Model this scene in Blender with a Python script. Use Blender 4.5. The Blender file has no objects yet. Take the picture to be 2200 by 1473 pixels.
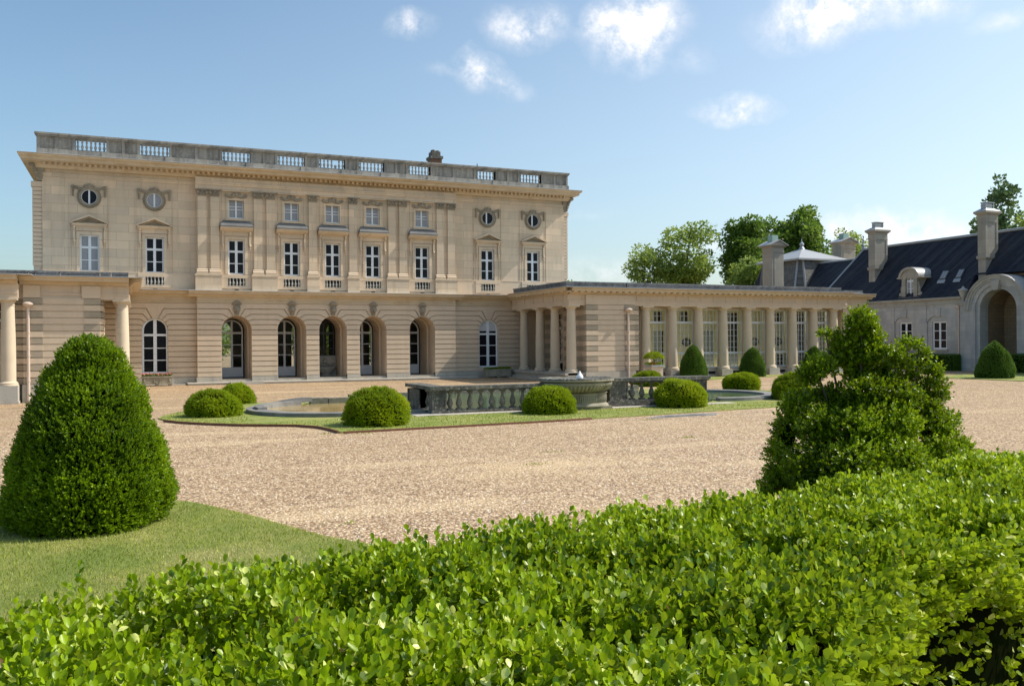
import bpy, bmesh, math, random
import numpy as np
from mathutils import Vector, Matrix
random.seed(7); RNG = np.random.default_rng(11)
PI = math.pi
scene = bpy.context.scene
COL = scene.collection
# ---------------------------------------------------------------- camera maths
FPX = 1883.0; YAW = math.radians(23.4376); PIT = math.radians(-.0454); ROL = math.radians(-.4073); EYE = 2.4
def cam_rot():
    B = np.array([[1, 0, 0], [0, 0, -1], [0, 1, 0]], float)
    cr, sr = math.cos(ROL), math.sin(ROL); Rr = np.array([[cr, -sr, 0], [sr, cr, 0], [0, 0, 1]])
    cp, sp = math.cos(PIT), math.sin(PIT); Rp = np.array([[1, 0, 0], [0, cp, -sp], [0, sp, cp]])
    cy, sy = math.cos(-YAW), math.sin(-YAW); Ry = np.array([[cy, -sy, 0], [sy, cy, 0], [0, 0, 1]])
    return Ry @ Rp @ B @ Rr
CR = cam_rot()
def view_dir(px, py):                                   # sight line of a point of the survey photo
    r = CR @ np.array([(px - 1100) / FPX, -(py - 736.5) / FPX, -1]); return r / np.linalg.norm(r)
cam = bpy.data.objects.new('camera', bpy.data.cameras.new('camera')); COL.objects.link(cam)
cam.data.sensor_width = 36; cam.data.lens = 36 * FPX / 2200; cam.data.clip_end = 3000; cam.data.clip_start = .05
cam.matrix_world = Matrix([[*CR[0], 0], [*CR[1], 0], [*CR[2], EYE], [0, 0, 0, 1]])
scene.camera = cam
# ---------------------------------------------------------------- node helpers
def new_mat(name):
    m = bpy.data.materials.new(name); m.use_nodes = True; nt = m.node_tree
    b = nt.nodes['Principled BSDF']; return m, nt, b
def L(nt, a, b): nt.links.new(a, b)
def ramp(nt, src, stops):
    r = nt.nodes.new('ShaderNodeValToRGB'); e = r.color_ramp.elements
    e[0].position, e[0].color = stops[0][0], (*stops[0][1], 1); e[1].position, e[1].color = stops[-1][0], (*stops[-1][1], 1)
    for p, c in stops[1:-1]:
        x = e.new(p); x.color = (*c, 1)
    L(nt, src, r.inputs[0]); return r.outputs[0]
def noise(nt, vec, scale, detail=4, rough=.55):
    n = nt.nodes.new('ShaderNodeTexNoise'); n.inputs['Scale'].default_value = scale
    n.inputs['Detail'].default_value = detail; n.inputs['Roughness'].default_value = rough
    if vec is not None: L(nt, vec, n.inputs['Vector'])
    return n.outputs['Fac']
def mixc(nt, fac, a, b, mode='MIX'):
    m = nt.nodes.new('ShaderNodeMix'); m.data_type = 'RGBA'; m.blend_type = mode
    for sock, v in ((m.inputs[0], fac), (m.inputs[6], a), (m.inputs[7], b)):
        if hasattr(v, 'is_linked'): L(nt, v, sock)
        elif isinstance(v, (int, float)): sock.default_value = v
        else: sock.default_value = (*v, 1)
    return m.outputs[2]
def mth(nt, op, a, b=0., c=None):
    m = nt.nodes.new('ShaderNodeMath'); m.operation = op
    for i, v in enumerate((a, b) if c is None else (a, b, c)):
        if hasattr(v, 'is_linked'): L(nt, v, m.inputs[i])
        else: m.inputs[i].default_value = v
    return m.outputs[0]
def position(nt): return nt.nodes.new('ShaderNodeNewGeometry').outputs['Position']
def wallvec(nt, flat=True):                              # (x + y, z) so that it runs along walls of both directions
    s = nt.nodes.new('ShaderNodeSeparateXYZ'); L(nt, position(nt), s.inputs[0])
    c = nt.nodes.new('ShaderNodeCombineXYZ'); L(nt, mth(nt, 'ADD', s.outputs[0], s.outputs[1]), c.inputs[0])
    if flat: L(nt, s.outputs[2], c.inputs[1])
    else: L(nt, mth(nt, 'MULTIPLY', s.outputs[2], .12), c.inputs[1])
    return c.outputs[0]
def bump(nt, b, h, strength=.3, dist=.02):
    n = nt.nodes.new('ShaderNodeBump'); n.inputs['Strength'].default_value = strength; n.inputs['Distance'].default_value = dist
    L(nt, h, n.inputs['Height']); L(nt, n.outputs[0], b.inputs['Normal'])
def scale3(c, k): return tuple(min(1, x * k) for x in c)
def scalef(c, k): return tuple(x * k for x in c)
def stone(name, base, alt, joint=None, rough=.85, stain=0.25, stain_col=(.16, .14, .11), streak=0, rowh=.5, bw=1.35, spots=0, msize=.006):
    m, nt, b = new_mat(name); p = position(nt)
    c = mixc(nt, ramp(nt, noise(nt, p, .9, 5), [(.35, (0, 0, 0)), (.65, (1, 1, 1))]), base, alt)
    c = mixc(nt, mth(nt, 'MULTIPLY', noise(nt, p, 14, 5, .7), .35), c, scale3(base, .72))
    if joint:
        br = nt.nodes.new('ShaderNodeTexBrick'); L(nt, wallvec(nt), br.inputs['Vector'])
        br.inputs['Scale'].default_value = 1; br.inputs['Mortar Size'].default_value = msize; br.inputs['Mortar Smooth'].default_value = .2
        br.inputs['Brick Width'].default_value = bw; br.inputs['Row Height'].default_value = rowh; br.inputs['Bias'].default_value = 0
        br.inputs['Color1'].default_value = (1, 1, 1, 1); br.inputs['Color2'].default_value = (.80, .83, .87, 1); br.inputs['Mortar'].default_value = (*joint, 1)
        c = mixc(nt, 1, c, br.outputs['Color'], 'MULTIPLY')
        vb = nt.nodes.new('ShaderNodeVectorMath'); vb.operation = 'DIVIDE'; L(nt, wallvec(nt), vb.inputs[0]); vb.inputs[1].default_value = (bw * 1.5, rowh, 1); fl_ = nt.nodes.new('ShaderNodeVectorMath'); fl_.operation = 'FLOOR'; L(nt, vb.outputs[0], fl_.inputs[0]); wn = nt.nodes.new('ShaderNodeTexWhiteNoise'); L(nt, fl_.outputs[0], wn.inputs['Vector'])
        c = mixc(nt, mth(nt, 'MULTIPLY', mth(nt, 'GREATER_THAN', wn.outputs['Value'], .7), .5), c, scale3(alt, .80))
    if stain:
        v = wallvec(nt, False); f = ramp(nt, noise(nt, v if streak else p, 2.2 if streak else 1.7, 6, .65), [(.52 - .12 * stain, (0, 0, 0)), (.72, (1, 1, 1))])
        c = mixc(nt, mth(nt, 'MULTIPLY', f, stain * 2 if stain < .5 else 1), c, stain_col)
    if spots:
        f = ramp(nt, noise(nt, p, 9, 6, .7), [(.52, (0, 0, 0)), (.62, (1, 1, 1))]); c = mixc(nt, mth(nt, 'MULTIPLY', f, spots), c, (.46, .44, .38))
        f = ramp(nt, noise(nt, p, 3.1, 5, .7), [(.56, (0, 0, 0)), (.68, (1, 1, 1))]); c = mixc(nt, mth(nt, 'MULTIPLY', f, spots * .6), c, (.30, .18, .06))
    L(nt, c, b.inputs['Base Color']); b.inputs['Roughness'].default_value = rough
    bump(nt, b, noise(nt, p, 28, 6, .7), .35, .012)
    return m
def plain(name, col, rough=.6, var=.15, scale=6, metal=0, b_s=.1, spec=.5):
    m, nt, b = new_mat(name); p = position(nt)
    c = mixc(nt, mth(nt, 'MULTIPLY', noise(nt, p, scale, 5, .65), 1), scale3(col, 1 - var), scale3(col, 1 + var))
    L(nt, c, b.inputs['Base Color']); b.inputs['Roughness'].default_value = rough; b.inputs['Metallic'].default_value = metal
    b.inputs['Specular IOR Level'].default_value = spec
    bump(nt, b, noise(nt, p, 40, 4), b_s, .01); return m
def leafmat(name, dark, light, rough=.38, trans=.3, yellow=(.30, .36, .06), spec=.5, ypos=.9):
    m, nt, b = new_mat(name)
    a = nt.nodes.new('ShaderNodeAttribute'); a.attribute_name = 'tint'
    c = ramp(nt, a.outputs['Fac'], [(0, (.20, .12, .04)), (.012, dark), (.75, light), (ypos, light), (1, yellow)])
    L(nt, c, b.inputs['Base Color']); b.inputs['Roughness'].default_value = rough; b.inputs['Specular IOR Level'].default_value = spec
    t = nt.nodes.new('ShaderNodeBsdfTranslucent'); L(nt, mixc(nt, .22, c, (yellow[0], yellow[1], yellow[2] * .3)), t.inputs[0])
    s = nt.nodes.new('ShaderNodeMixShader'); s.inputs[0].default_value = trans
    L(nt, b.outputs[0], s.inputs[1]); L(nt, t.outputs[0], s.inputs[2]); L(nt, s.outputs[0], nt.nodes['Material Output'].inputs[0])
    return m
def thin_glass(name, tint=(.9, .95, .95), k=1):
    m, nt, b = new_mat(name)
    t = nt.nodes.new('ShaderNodeBsdfTransparent'); t.inputs[0].default_value = (*tint, 1)
    g = nt.nodes.new('ShaderNodeBsdfGlossy'); g.inputs['Roughness'].default_value = .02
    f = nt.nodes.new('ShaderNodeFresnel'); f.inputs[0].default_value = 1.5
    s = nt.nodes.new('ShaderNodeMixShader'); L(nt, mth(nt, 'MULTIPLY', f.outputs[0], k), s.inputs[0]); L(nt, t.outputs[0], s.inputs[1]); L(nt, g.outputs[0], s.inputs[2])
    L(nt, s.outputs[0], nt.nodes['Material Output'].inputs[0]); return m
M = {}
GOLD, GOLD2 = (.78, .61, .43), (.50, .42, .30)
M['ashlar'] = stone('ashlar_stone', GOLD, (.69, .555, .40), (.42, .33, .24), stain=.2, stain_col=(.37, .28, .17), streak=1)
M['rustic'] = stone('rusticated_stone', (.67, .53, .385), (.60, .485, .36), stain=.14, stain_col=(.42, .32, .2), streak=1)
M['base'] = stone('plinth_stone', (.50, .45, .37), (.43, .395, .33), stain=.24, streak=1)
M['cornice'] = stone('cornice_stone', (.64, .50, .33), (.58, .46, .315), stain=.22, stain_col=(.36, .23, .10))
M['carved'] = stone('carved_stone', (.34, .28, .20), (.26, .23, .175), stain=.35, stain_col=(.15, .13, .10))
M['stablestone'] = stone('chimney_stone', (.42, .375, .30), (.35, .32, .27), (.6, .55, .48), stain=.25, stain_col=(.2, .18, .15), streak=1)
M['parapetdark'] = stone('blackened_stone', (.15, .155, .16), (.10, .105, .11), stain=.48, stain_col=(.04, .04, .045), streak=1, spots=.25)
M['parapet'] = stone('weathered_stone', (.33, .31, .27), (.22, .215, .20), stain=.48, stain_col=(.07, .07, .065), streak=1, spots=.35)
M['vermic'] = stone('vermiculated_stone', (.43, .355, .26), (.36, .31, .235), stain=.25, stain_col=(.26, .21, .15))
M['column'] = stone('column_stone', (.66, .54, .39), (.60, .50, .37), stain=.10, stain_col=(.4, .32, .22))
M['grey'] = stone('grey_limestone', (.53, .52, .49), (.42, .42, .41), (.72, .70, .66), stain=.22, stain_col=(.22, .21, .19), streak=1, rowh=.33, bw=.9)
M['greymould'] = stone('grey_moulding', (.44, .425, .38), (.35, .34, .31), stain=.3, stain_col=(.2, .18, .14))
M['brown'] = stone('brown_masonry', (.30, .22, .13), (.25, .19, .12), (.55, .5, .42), stain=.2, rowh=.24, bw=.5, msize=.012)
M['lichen'] = stone('lichened_stone', (.12, .115, .095), (.075, .075, .065), stain=.5, stain_col=(.03, .03, .027), spots=.4)
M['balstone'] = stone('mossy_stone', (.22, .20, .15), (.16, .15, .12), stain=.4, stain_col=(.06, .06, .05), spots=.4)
M['bowl'] = stone('bowl_stone', (.36, .32, .235), (.29, .265, .205), stain=.35, stain_col=(.13, .12, .08), spots=.2, streak=1)
M['step'] = stone('step_stone', (.52, .48, .41), (.44, .41, .36), stain=.2)
M['rim'] = stone('basin_stone', (.17, .165, .16), (.27, .26, .24), stain=.4, stain_col=(.10, .10, .10))
M['white'] = plain('white_paint', (.72, .75, .78), .45, .04)
M['beigepaint'] = plain('beige_paint', (.66, .58, .48), .5, .05)
M['lead'] = plain('zinc_sheet', (.33, .36, .38), .45, .15, 3, .3)
M['leadlight'] = plain('pale_zinc', (.34, .345, .35), .42, .12, 3, .1)
M['hood'] = stone('slate_hood', (.17, .17, .165), (.12, .125, .13), stain=.35, stain_col=(.10, .10, .10))
M['flash'] = plain('bright_flashing', (.60, .61, .63), .5, .1, 3)
M['copper'] = plain('green_copper', (.25, .38, .34), .6, .15)
M['brick'] = stone('old_brick', (.28, .13, .06), (.18, .11, .07), (.5, .5, .5), stain=.35, stain_col=(.05, .045, .04), rowh=.09, bw=.24, msize=.012)
M['iron'] = plain('dark_iron', (.05, .055, .06), .5)
M['pipe'] = plain('painted_pipe', (.62, .50, .42), .45, .06)
M['curtain'] = plain('net_curtain', (.52, .53, .55), .9, .08, 20)
M['drape'] = plain('brown_drape', (.30, .19, .13), .9, .2, 20)
M['yellowwall'] = plain('yellow_plaster', (.84, .78, .50), .85, .06, 1.5)
M['bluedoor'] = plain('grey_door_paint', (.38, .42, .42), .6, .05)
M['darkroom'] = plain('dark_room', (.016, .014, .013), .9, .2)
M['black'] = plain('black_iron', (.02, .02, .025), .6)
M['water'] = None
m, nt, b = new_mat('window_pane'); bump(nt, b, noise(nt, position(nt), 1.6, 2), .25, .02); b.inputs['Base Color'].default_value = (.012, .013, .018, 1); b.inputs['Roughness'].default_value = .04; b.inputs['Specular IOR Level'].default_value = .13; M['pane'] = m
m, nt, b = new_mat('curtained_pane'); p = position(nt)
L(nt, mixc(nt, noise(nt, p, 9, 3), (.22, .22, .235), (.34, .34, .36)), b.inputs['Base Color']); b.inputs['Roughness'].default_value = .12; M['panecurtain'] = m
M['glass'] = thin_glass('clear_glass', (.80, .83, .82), .22)
M['glassclear'] = thin_glass('gallery_glass', (.97, .98, .97), .6)
# slate roofs
def slate(name, base, alt, rowh=.16, bw=.26, streakc=(.10, .11, .13), amt=.5):
    m, nt, b = new_mat(name); p = position(nt)
    br = nt.nodes.new('ShaderNodeTexBrick'); L(nt, wallvec(nt), br.inputs['Vector'])
    br.inputs['Scale'].default_value = 1; br.inputs['Mortar Size'].default_value = .008
    br.inputs['Brick Width'].default_value = bw; br.inputs['Row Height'].default_value = rowh
    br.inputs['Color1'].default_value = (*base, 1); br.inputs['Color2'].default_value = (*alt, 1); br.inputs['Mortar'].default_value = (.012, .012, .016, 1)
    f = ramp(nt, noise(nt, wallvec(nt, False), 1.6, 6, .7), [(.45, (0, 0, 0)), (.7, (1, 1, 1))])
    c = mixc(nt, mth(nt, 'MULTIPLY', f, amt), br.outputs['Color'], streakc)
    f = ramp(nt, noise(nt, p, 1.1, 6, .7), [(.55, (0, 0, 0)), (.7, (1, 1, 1))])
    c = mixc(nt, mth(nt, 'MULTIPLY', f, .5), c, (.03, .028, .02))
    L(nt, c, b.inputs['Base Color']); b.inputs['Roughness'].default_value = .6; b.inputs['Specular IOR Level'].default_value = .12; bump(nt, b, br.outputs['Fac'], -.5, .01)
    return m
M['slate'] = slate('slate_roofing', (.014, .018, .029), (.024, .029, .042), streakc=(.062, .066, .072), amt=.8)
M['slatepale'] = slate('pale_slate', (.20, .195, .18), (.13, .13, .125), streakc=(.10, .10, .09), amt=.7)
# ground covers
m, nt, b = new_mat('gravel'); p = position(nt)
v = nt.nodes.new('ShaderNodeTexVoronoi'); v.inputs['Scale'].default_value = 19; v.inputs['Randomness'].default_value = 1; L(nt, p, v.inputs['Vector'])
sp = nt.nodes.new('ShaderNodeSeparateColor'); L(nt, v.outputs['Color'], sp.inputs[0])
c = ramp(nt, sp.outputs[0], [(0, (.12, .075, .045)), (.2, (.32, .22, .135)), (.5, (.50, .375, .245)), (.8, (.62, .49, .345)), (1, (.82, .71, .56))])
v2 = nt.nodes.new('ShaderNodeTexVoronoi'); v2.inputs['Scale'].default_value = 9; L(nt, p, v2.inputs['Vector'])
sp2 = nt.nodes.new('ShaderNodeSeparateColor'); L(nt, v2.outputs['Color'], sp2.inputs[0])
c = mixc(nt, .22, c, ramp(nt, sp2.outputs[1], [(0, (.28, .185, .11)), (1, (.66, .53, .38))]))
f = ramp(nt, noise(nt, p, .22, 4, .6), [(.5, (0, 0, 0)), (.68, (1, 1, 1))]); c = mixc(nt, mth(nt, 'MULTIPLY', f, .42), c, (.58, .45, .28))
f = ramp(nt, noise(nt, p, 1.3, 5, .6), [(.35, (0, 0, 0)), (.7, (1, 1, 1))]); c = mixc(nt, mth(nt, 'MULTIPLY', f, .22), c, (.33, .26, .19))
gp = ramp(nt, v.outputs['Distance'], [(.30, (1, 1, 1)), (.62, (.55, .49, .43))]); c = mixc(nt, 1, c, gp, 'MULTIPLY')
mp_ = nt.nodes.new('ShaderNodeMapping'); mp_.inputs['Scale'].default_value = (.10, .55, 1); mp_.inputs['Rotation'].default_value = (0, 0, .12); L(nt, p, mp_.inputs['Vector'])
f = ramp(nt, noise(nt, mp_.outputs[0], 1.0, 4, .55), [(.56, (0, 0, 0)), (.66, (1, 1, 1))]); c = mixc(nt, mth(nt, 'MULTIPLY', f, .30), c, (.66, .53, .35))
dpt = nt.nodes.new('ShaderNodeVectorMath'); dpt.operation = 'SUBTRACT'; L(nt, p, dpt.inputs[0]); dpt.inputs[1].default_value = (7.6, 15.4, 0)
dps = nt.nodes.new('ShaderNodeVectorMath'); dps.operation = 'MULTIPLY'; L(nt, dpt.outputs[0], dps.inputs[0]); dps.inputs[1].default_value = (.36, .85, 0)
dpl = nt.nodes.new('ShaderNodeVectorMath'); dpl.operation = 'LENGTH'; L(nt, dps.outputs[0], dpl.inputs[0])
f = mth(nt, 'MULTIPLY', mth(nt, 'MINIMUM', mth(nt, 'MAXIMUM', mth(nt, 'SUBTRACT', mth(nt, 'MULTIPLY_ADD', noise(nt, p, 1.6, 5, .7), 2.2, .0), dpl.outputs['Value']), 0), 1), .5); c = mixc(nt, f, c, (.60, .47, .30))
c = mixc(nt, 1, c, (1.08, 1.02, .90), 'MULTIPLY')
L(nt, c, b.inputs['Base Color']); b.inputs['Roughness'].default_value = .8
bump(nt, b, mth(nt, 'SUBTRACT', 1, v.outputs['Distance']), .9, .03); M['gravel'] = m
m, nt, b = new_mat('turf'); p = position(nt)
c = mixc(nt, ramp(nt, noise(nt, p, .8, 5, .65), [(.4, (0, 0, 0)), (.65, (1, 1, 1))]), (.22, .27, .045), (.42, .38, .11))
c = mixc(nt, mth(nt, 'MULTIPLY', noise(nt, p, 30, 4, .7), .5), c, (.10, .155, .03))
L(nt, c, b.inputs['Base Color']); b.inputs['Roughness'].default_value = .9; bump(nt, b, noise(nt, p, 60, 4, .8), .9, .03); M['turf'] = m
M['grass'] = leafmat('grass_blades', (.17, .25, .03), (.38, .43, .075), .6, .3, (.60, .54, .27), .25, .82)
M['box'] = leafmat('box_leaves', (.036, .105, .001), (.315, .45, .003), .33, .36, (.80, .84, .26), .30, .90)
M['boxdeep'] = leafmat('topiary_leaves', (.04, .105, .003), (.23, .37, .005), .38, .38, (.62, .70, .07), .3, .84)
M['bush'] = leafmat('bush_leaves', (.012, .05, .001), (.23, .36, .004), .36, .38, (.62, .70, .08), .3, .84)
M['yew'] = leafmat('yew_leaves', (.11, .20, .003), (.33, .43, .006), .5, .38, (.54, .54, .04), .2, .82)
M['cone'] = leafmat('cone_leaves', (.055, .13, .016), (.13, .24, .028), .5, .28, (.24, .32, .05), .3, .9)
M['tree1'] = leafmat('tree_leaves_pale', (.12, .20, .04), (.30, .40, .09), .5, .45, (.46, .54, .13), .3)
M['tree2'] = leafmat('tree_leaves_dark', (.04, .10, .018), (.15, .27, .04), .5, .4, (.32, .42, .08), .3)
M['spruce'] = leafmat('conifer_leaves', (.07, .14, .06), (.20, .31, .13), .55, .2, (.10, .16, .06), .3)
M['core'] = plain('shade_core', (.006, .009, .003), 1, .4, 8, 0, .1, 0)  # near-black solid core, added inside foliage to block light and give dark depth
M['bark'] = plain('bark', (.11, .09, .07), .9, .4, 5, 0, .6)
M['barkpale'] = plain('pale_twig', (.30, .22, .13), .8, .3, 12)
m, nt, b = new_mat('gravel_stones'); a_ = nt.nodes.new('ShaderNodeAttribute'); a_.attribute_name = 'tint'
L(nt, ramp(nt, a_.outputs['Fac'], [(0, (.10, .06, .04)), (.3, (.36, .24, .15)), (.6, (.56, .42, .29)), (.85, (.68, .56, .42)), (1, (.86, .80, .70))]), b.inputs['Base Color']); b.inputs['Roughness'].default_value = .7; M['pebble'] = m
M['petal'] = plain('pink_petals', (.80, .22, .25), .6, .2, 30)
M['redpetal'] = plain('red_petals', (.55, .04, .03), .6, .2, 30)
M['edging'] = plain('rusty_edging', (.16, .065, .035), .8, .4, 7)
m, nt, b = new_mat('pool_water'); p = position(nt)
b.inputs['Base Color'].default_value = (.085, .125, .055, 1); b.inputs['Roughness'].default_value = .12; b.inputs['Specular IOR Level'].default_value = .16
bump(nt, b, noise(nt, p, 2.5, 3), .012, .02); M['water'] = m
M['shallow'] = plain('ochre_reflection_water', (.42, .30, .12), .12, .25, 1.2, 0, .02, .4)  # ochre base colour paints the facade's reflection into the water
# ---------------------------------------------------------------- objects
def tag(o, label=None, cat=None, group=None, kind=None):
    if label: o['label'] = label
    if cat: o['category'] = cat
    if group: o['group'] = group
    if kind: o['kind'] = kind
    return o
def empty(name, loc=(0, 0, 0), label=None, cat=None, group=None):
    o = bpy.data.objects.new(name, None); COL.objects.link(o); o.location = loc; o.empty_display_size = .3
    return tag(o, label, cat, group)
def MAPA(u, v, z): return (u, v, z)
def MAPB(u, v, z): return (v, -u, z)                      # wall that looks towards -X; u = -Y
class MB:
    def __init__(s, mp=MAPA): s.v = []; s.f = []; s.mp = mp
    def add(s, vs, fs):
        n = len(s.v); s.v += [s.mp(*p) for p in vs]; s.f += [tuple(i + n for i in q) for q in fs]; return s
    def box(s, x0, x1, y0, y1, z0, z1):
        return s.add([(x0, y0, z0), (x1, y0, z0), (x1, y1, z0), (x0, y1, z0), (x0, y0, z1), (x1, y0, z1), (x1, y1, z1), (x0, y1, z1)],
                     [(0, 3, 2, 1), (4, 5, 6, 7), (0, 1, 5, 4), (1, 2, 6, 5), (2, 3, 7, 6), (3, 0, 4, 7)])
    def frus(s, cx, cy, z0, z1, a0, b0, a1, b1):           # tapering block, half sizes
        return s.add([(cx - a0, cy - b0, z0), (cx + a0, cy - b0, z0), (cx + a0, cy + b0, z0), (cx - a0, cy + b0, z0),
                      (cx - a1, cy - b1, z1), (cx + a1, cy - b1, z1), (cx + a1, cy + b1, z1), (cx - a1, cy + b1, z1)],
                     [(0, 3, 2, 1), (4, 5, 6, 7), (0, 1, 5, 4), (1, 2, 6, 5), (2, 3, 7, 6), (3, 0, 4, 7)])
    def prism(s, pts, v0, v1):                             # polygon in (u, z) pushed from depth v0 to v1
        n = len(pts)
        return s.add([(u, v0, z) for u, z in pts] + [(u, v1, z) for u, z in pts],
                     [tuple(range(n)), tuple(range(2 * n - 1, n - 1, -1))] + [(i, (i + 1) % n, n + (i + 1) % n, n + i) for i in range(n)])
    def profile(s, pts, u0, u1, m0=0, m1=0):               # polygon in (v, z) swept along u; m0, m1 = mitre signs
        n = len(pts); v_ref = max(p[0] for p in pts)
        return s.add([(u0 + m0 * (v_ref - v), v, z) for v, z in pts] + [(u1 + m1 * (v_ref - v), v, z) for v, z in pts],
                     [tuple(range(n)), tuple(range(2 * n - 1, n - 1, -1))] + [(i, (i + 1) % n, n + (i + 1) % n, n + i) for i in range(n)])
    def plan(s, pts, z0, z1):                              # polygon in plan, pushed up
        n = len(pts)
        return s.add([(x, y, z0) for x, y in pts] + [(x, y, z1) for x, y in pts],
                     [tuple(range(n)), tuple(range(2 * n - 1, n - 1, -1))] + [(i, (i + 1) % n, n + (i + 1) % n, n + i) for i in range(n)])
    def lathe(s, cx, cy, prof, seg=16, sx=1, sy=1):
        vs, fs = [], []
        for r, z in prof:
            for k in range(seg):
                a = 2 * PI * k / seg; vs.append((cx + r * sx * math.cos(a), cy + r * sy * math.sin(a), z))
        for i in range(len(prof) - 1):
            for k in range(seg):
                j = (k + 1) % seg; fs.append((i * seg + k, i * seg + j, (i + 1) * seg + j, (i + 1) * seg + k))
        fs.append(tuple(range(seg - 1, -1, -1))); fs.append(tuple((len(prof) - 1) * seg + k for k in range(seg)))
        return s.add(vs, fs)
    def tube(s, pts, radii, seg=7):
        vs, fs = [], []; P = [Vector(p) for p in pts]
        for i, p in enumerate(P):
            d = (P[min(i + 1, len(P) - 1)] - P[max(i - 1, 0)]).normalized()
            a = d.cross(Vector((0, 0, 1)) if abs(d.z) < .9 else Vector((1, 0, 0))).normalized(); b = d.cross(a)
            r = radii[i] if hasattr(radii, '__len__') else radii
            for k in range(seg):
                t = 2 * PI * k / seg; vs.append(tuple(p + a * (r * math.cos(t)) + b * (r * math.sin(t))))
        for i in range(len(P) - 1):
            for k in range(seg):
                j = (k + 1) % seg; fs.append((i * seg + k, i * seg + j, (i + 1) * seg + j, (i + 1) * seg + k))
        fs.append(tuple(range(seg))); fs.append(tuple((len(P) - 1) * seg + k for k in range(seg - 1, -1, -1)))
        return s.add(vs, fs)
    def blob(s, cx, cy, cz, rx, ry, rz, seg=8, rings=5, j=0):
        vs = [(cx, cy, cz - rz)]; fs = []
        for i in range(1, rings):
            t = -PI / 2 + PI * i / rings
            for k in range(seg):
                a = 2 * PI * k / seg; q = 1 + random.uniform(-j, j)
                vs.append((cx + rx * q * math.cos(t) * math.cos(a), cy + ry * q * math.cos(t) * math.sin(a), cz + rz * q * math.sin(t)))
        vs.append((cx, cy, cz + rz)); T = len(vs) - 1
        for k in range(seg):
            j2 = (k + 1) % seg; fs.append((0, 1 + j2, 1 + k)); fs.append((T, 1 + (rings - 2) * seg + k, 1 + (rings - 2) * seg + j2))
            for i in range(rings - 2): fs.append((1 + i * seg + k, 1 + i * seg + j2, 1 + (i + 1) * seg + j2, 1 + (i + 1) * seg + k))
        return s.add(vs, fs)
    def build(s, name, mat, parent=None, smooth=False, loc=None):
        me = bpy.data.meshes.new(name)
        vs = s.v if loc is None else [(a - loc[0], b - loc[1], c - loc[2]) for a, b, c in s.v]
        me.from_pydata(vs, [], s.f); me.update()
        bm = bmesh.new(); bm.from_mesh(me); bmesh.ops.recalc_face_normals(bm, faces=bm.faces); bm.to_mesh(me); bm.free()
        me.materials.append(mat)
        if smooth:
            me.polygons.foreach_set('use_smooth', [True] * len(me.polygons)); me.set_sharp_from_angle(angle=math.radians(38))
        o = bpy.data.objects.new(name, me); COL.objects.link(o)
        if loc is not None: o.location = loc
        if parent is not None:
            o.parent = parent
            if loc is None:
                w = parent
                off = Vector((0, 0, 0))
                while w is not None: off += w.location; w = w.parent
                o.location = -off
            else:
                w = parent; off = Vector((0, 0, 0))
                while w is not None: off += w.location; w = w.parent
                o.location = Vector(loc) - off
        return o
def world_off(o):
    off = Vector((0, 0, 0))
    while o is not None: off += o.location; o = o.parent
    return off
# ---------------------------------------------------------------- leaves as one mesh, by numpy
LEAF8 = np.array([[0, 0, 0], [.30, .30, .06], [.40, .62, .10], [.20, .92, .04], [0, 1.0, -.02], [-.20, .92, .04], [-.40, .62, .10], [-.30, .30, .06], [0, .55, -.05]])
LEAF8F = [(8, 0, 1), (8, 1, 2), (8, 2, 3), (8, 3, 4), (8, 4, 5), (8, 5, 6), (8, 6, 7), (8, 7, 0)]
LEAF4 = np.array([[0, 0, 0], [.34, .5, .10], [0, 1, 0], [-.34, .5, .10]])
LEAF4F = [(0, 1, 2), (0, 2, 3)]
def unit(a): return a / np.maximum(np.linalg.norm(a, axis=1), 1e-9)[:, None]
def leaves(name, pos, d, nrm, size, mat, parent=None, tint=None, tmpl=LEAF4, faces=LEAF4F, width=1.0, smooth=False, tmin=.02):
    n = len(pos); d = unit(d); x = unit(np.cross(d, nrm)); z = np.cross(x, d)
    T = tmpl; s = size[:, None, None]
    V = pos[:, None, :] + s * (T[None, :, 0:1] * width * x[:, None, :] + T[None, :, 1:2] * d[:, None, :] + T[None, :, 2:3] * z[:, None, :])
    k = len(T); F = np.array(faces); base = (np.arange(n) * k)[:, None, None]
    idx = (F[None] + base).reshape(-1).astype(np.int32); nf = n * len(F)
    me = bpy.data.meshes.new(name); me.vertices.add(n * k); me.vertices.foreach_set('co', V.reshape(-1).astype(np.float32))
    me.loops.add(nf * 3); me.loops.foreach_set('vertex_index', idx)
    me.polygons.add(nf); me.polygons.foreach_set('loop_start', (np.arange(nf) * 3).astype(np.int32))
    try: me.polygons.foreach_set('loop_total', np.full(nf, 3, np.int32))
    except Exception: pass
    me.update(); at = me.attributes.new('tint', 'FLOAT', 'POINT')
    if tint is None: tint = RNG.random(n)
    at.data.foreach_set('value', np.repeat(np.clip(tint, tmin, 1), k).astype(np.float32))
    if smooth: me.polygons.foreach_set('use_smooth', np.ones(nf, bool))
    me.materials.append(mat); o = bpy.data.objects.new(name, me); COL.objects.link(o)
    if parent is not None: o.parent = parent; o.location = -world_off(parent)
    return o
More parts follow.
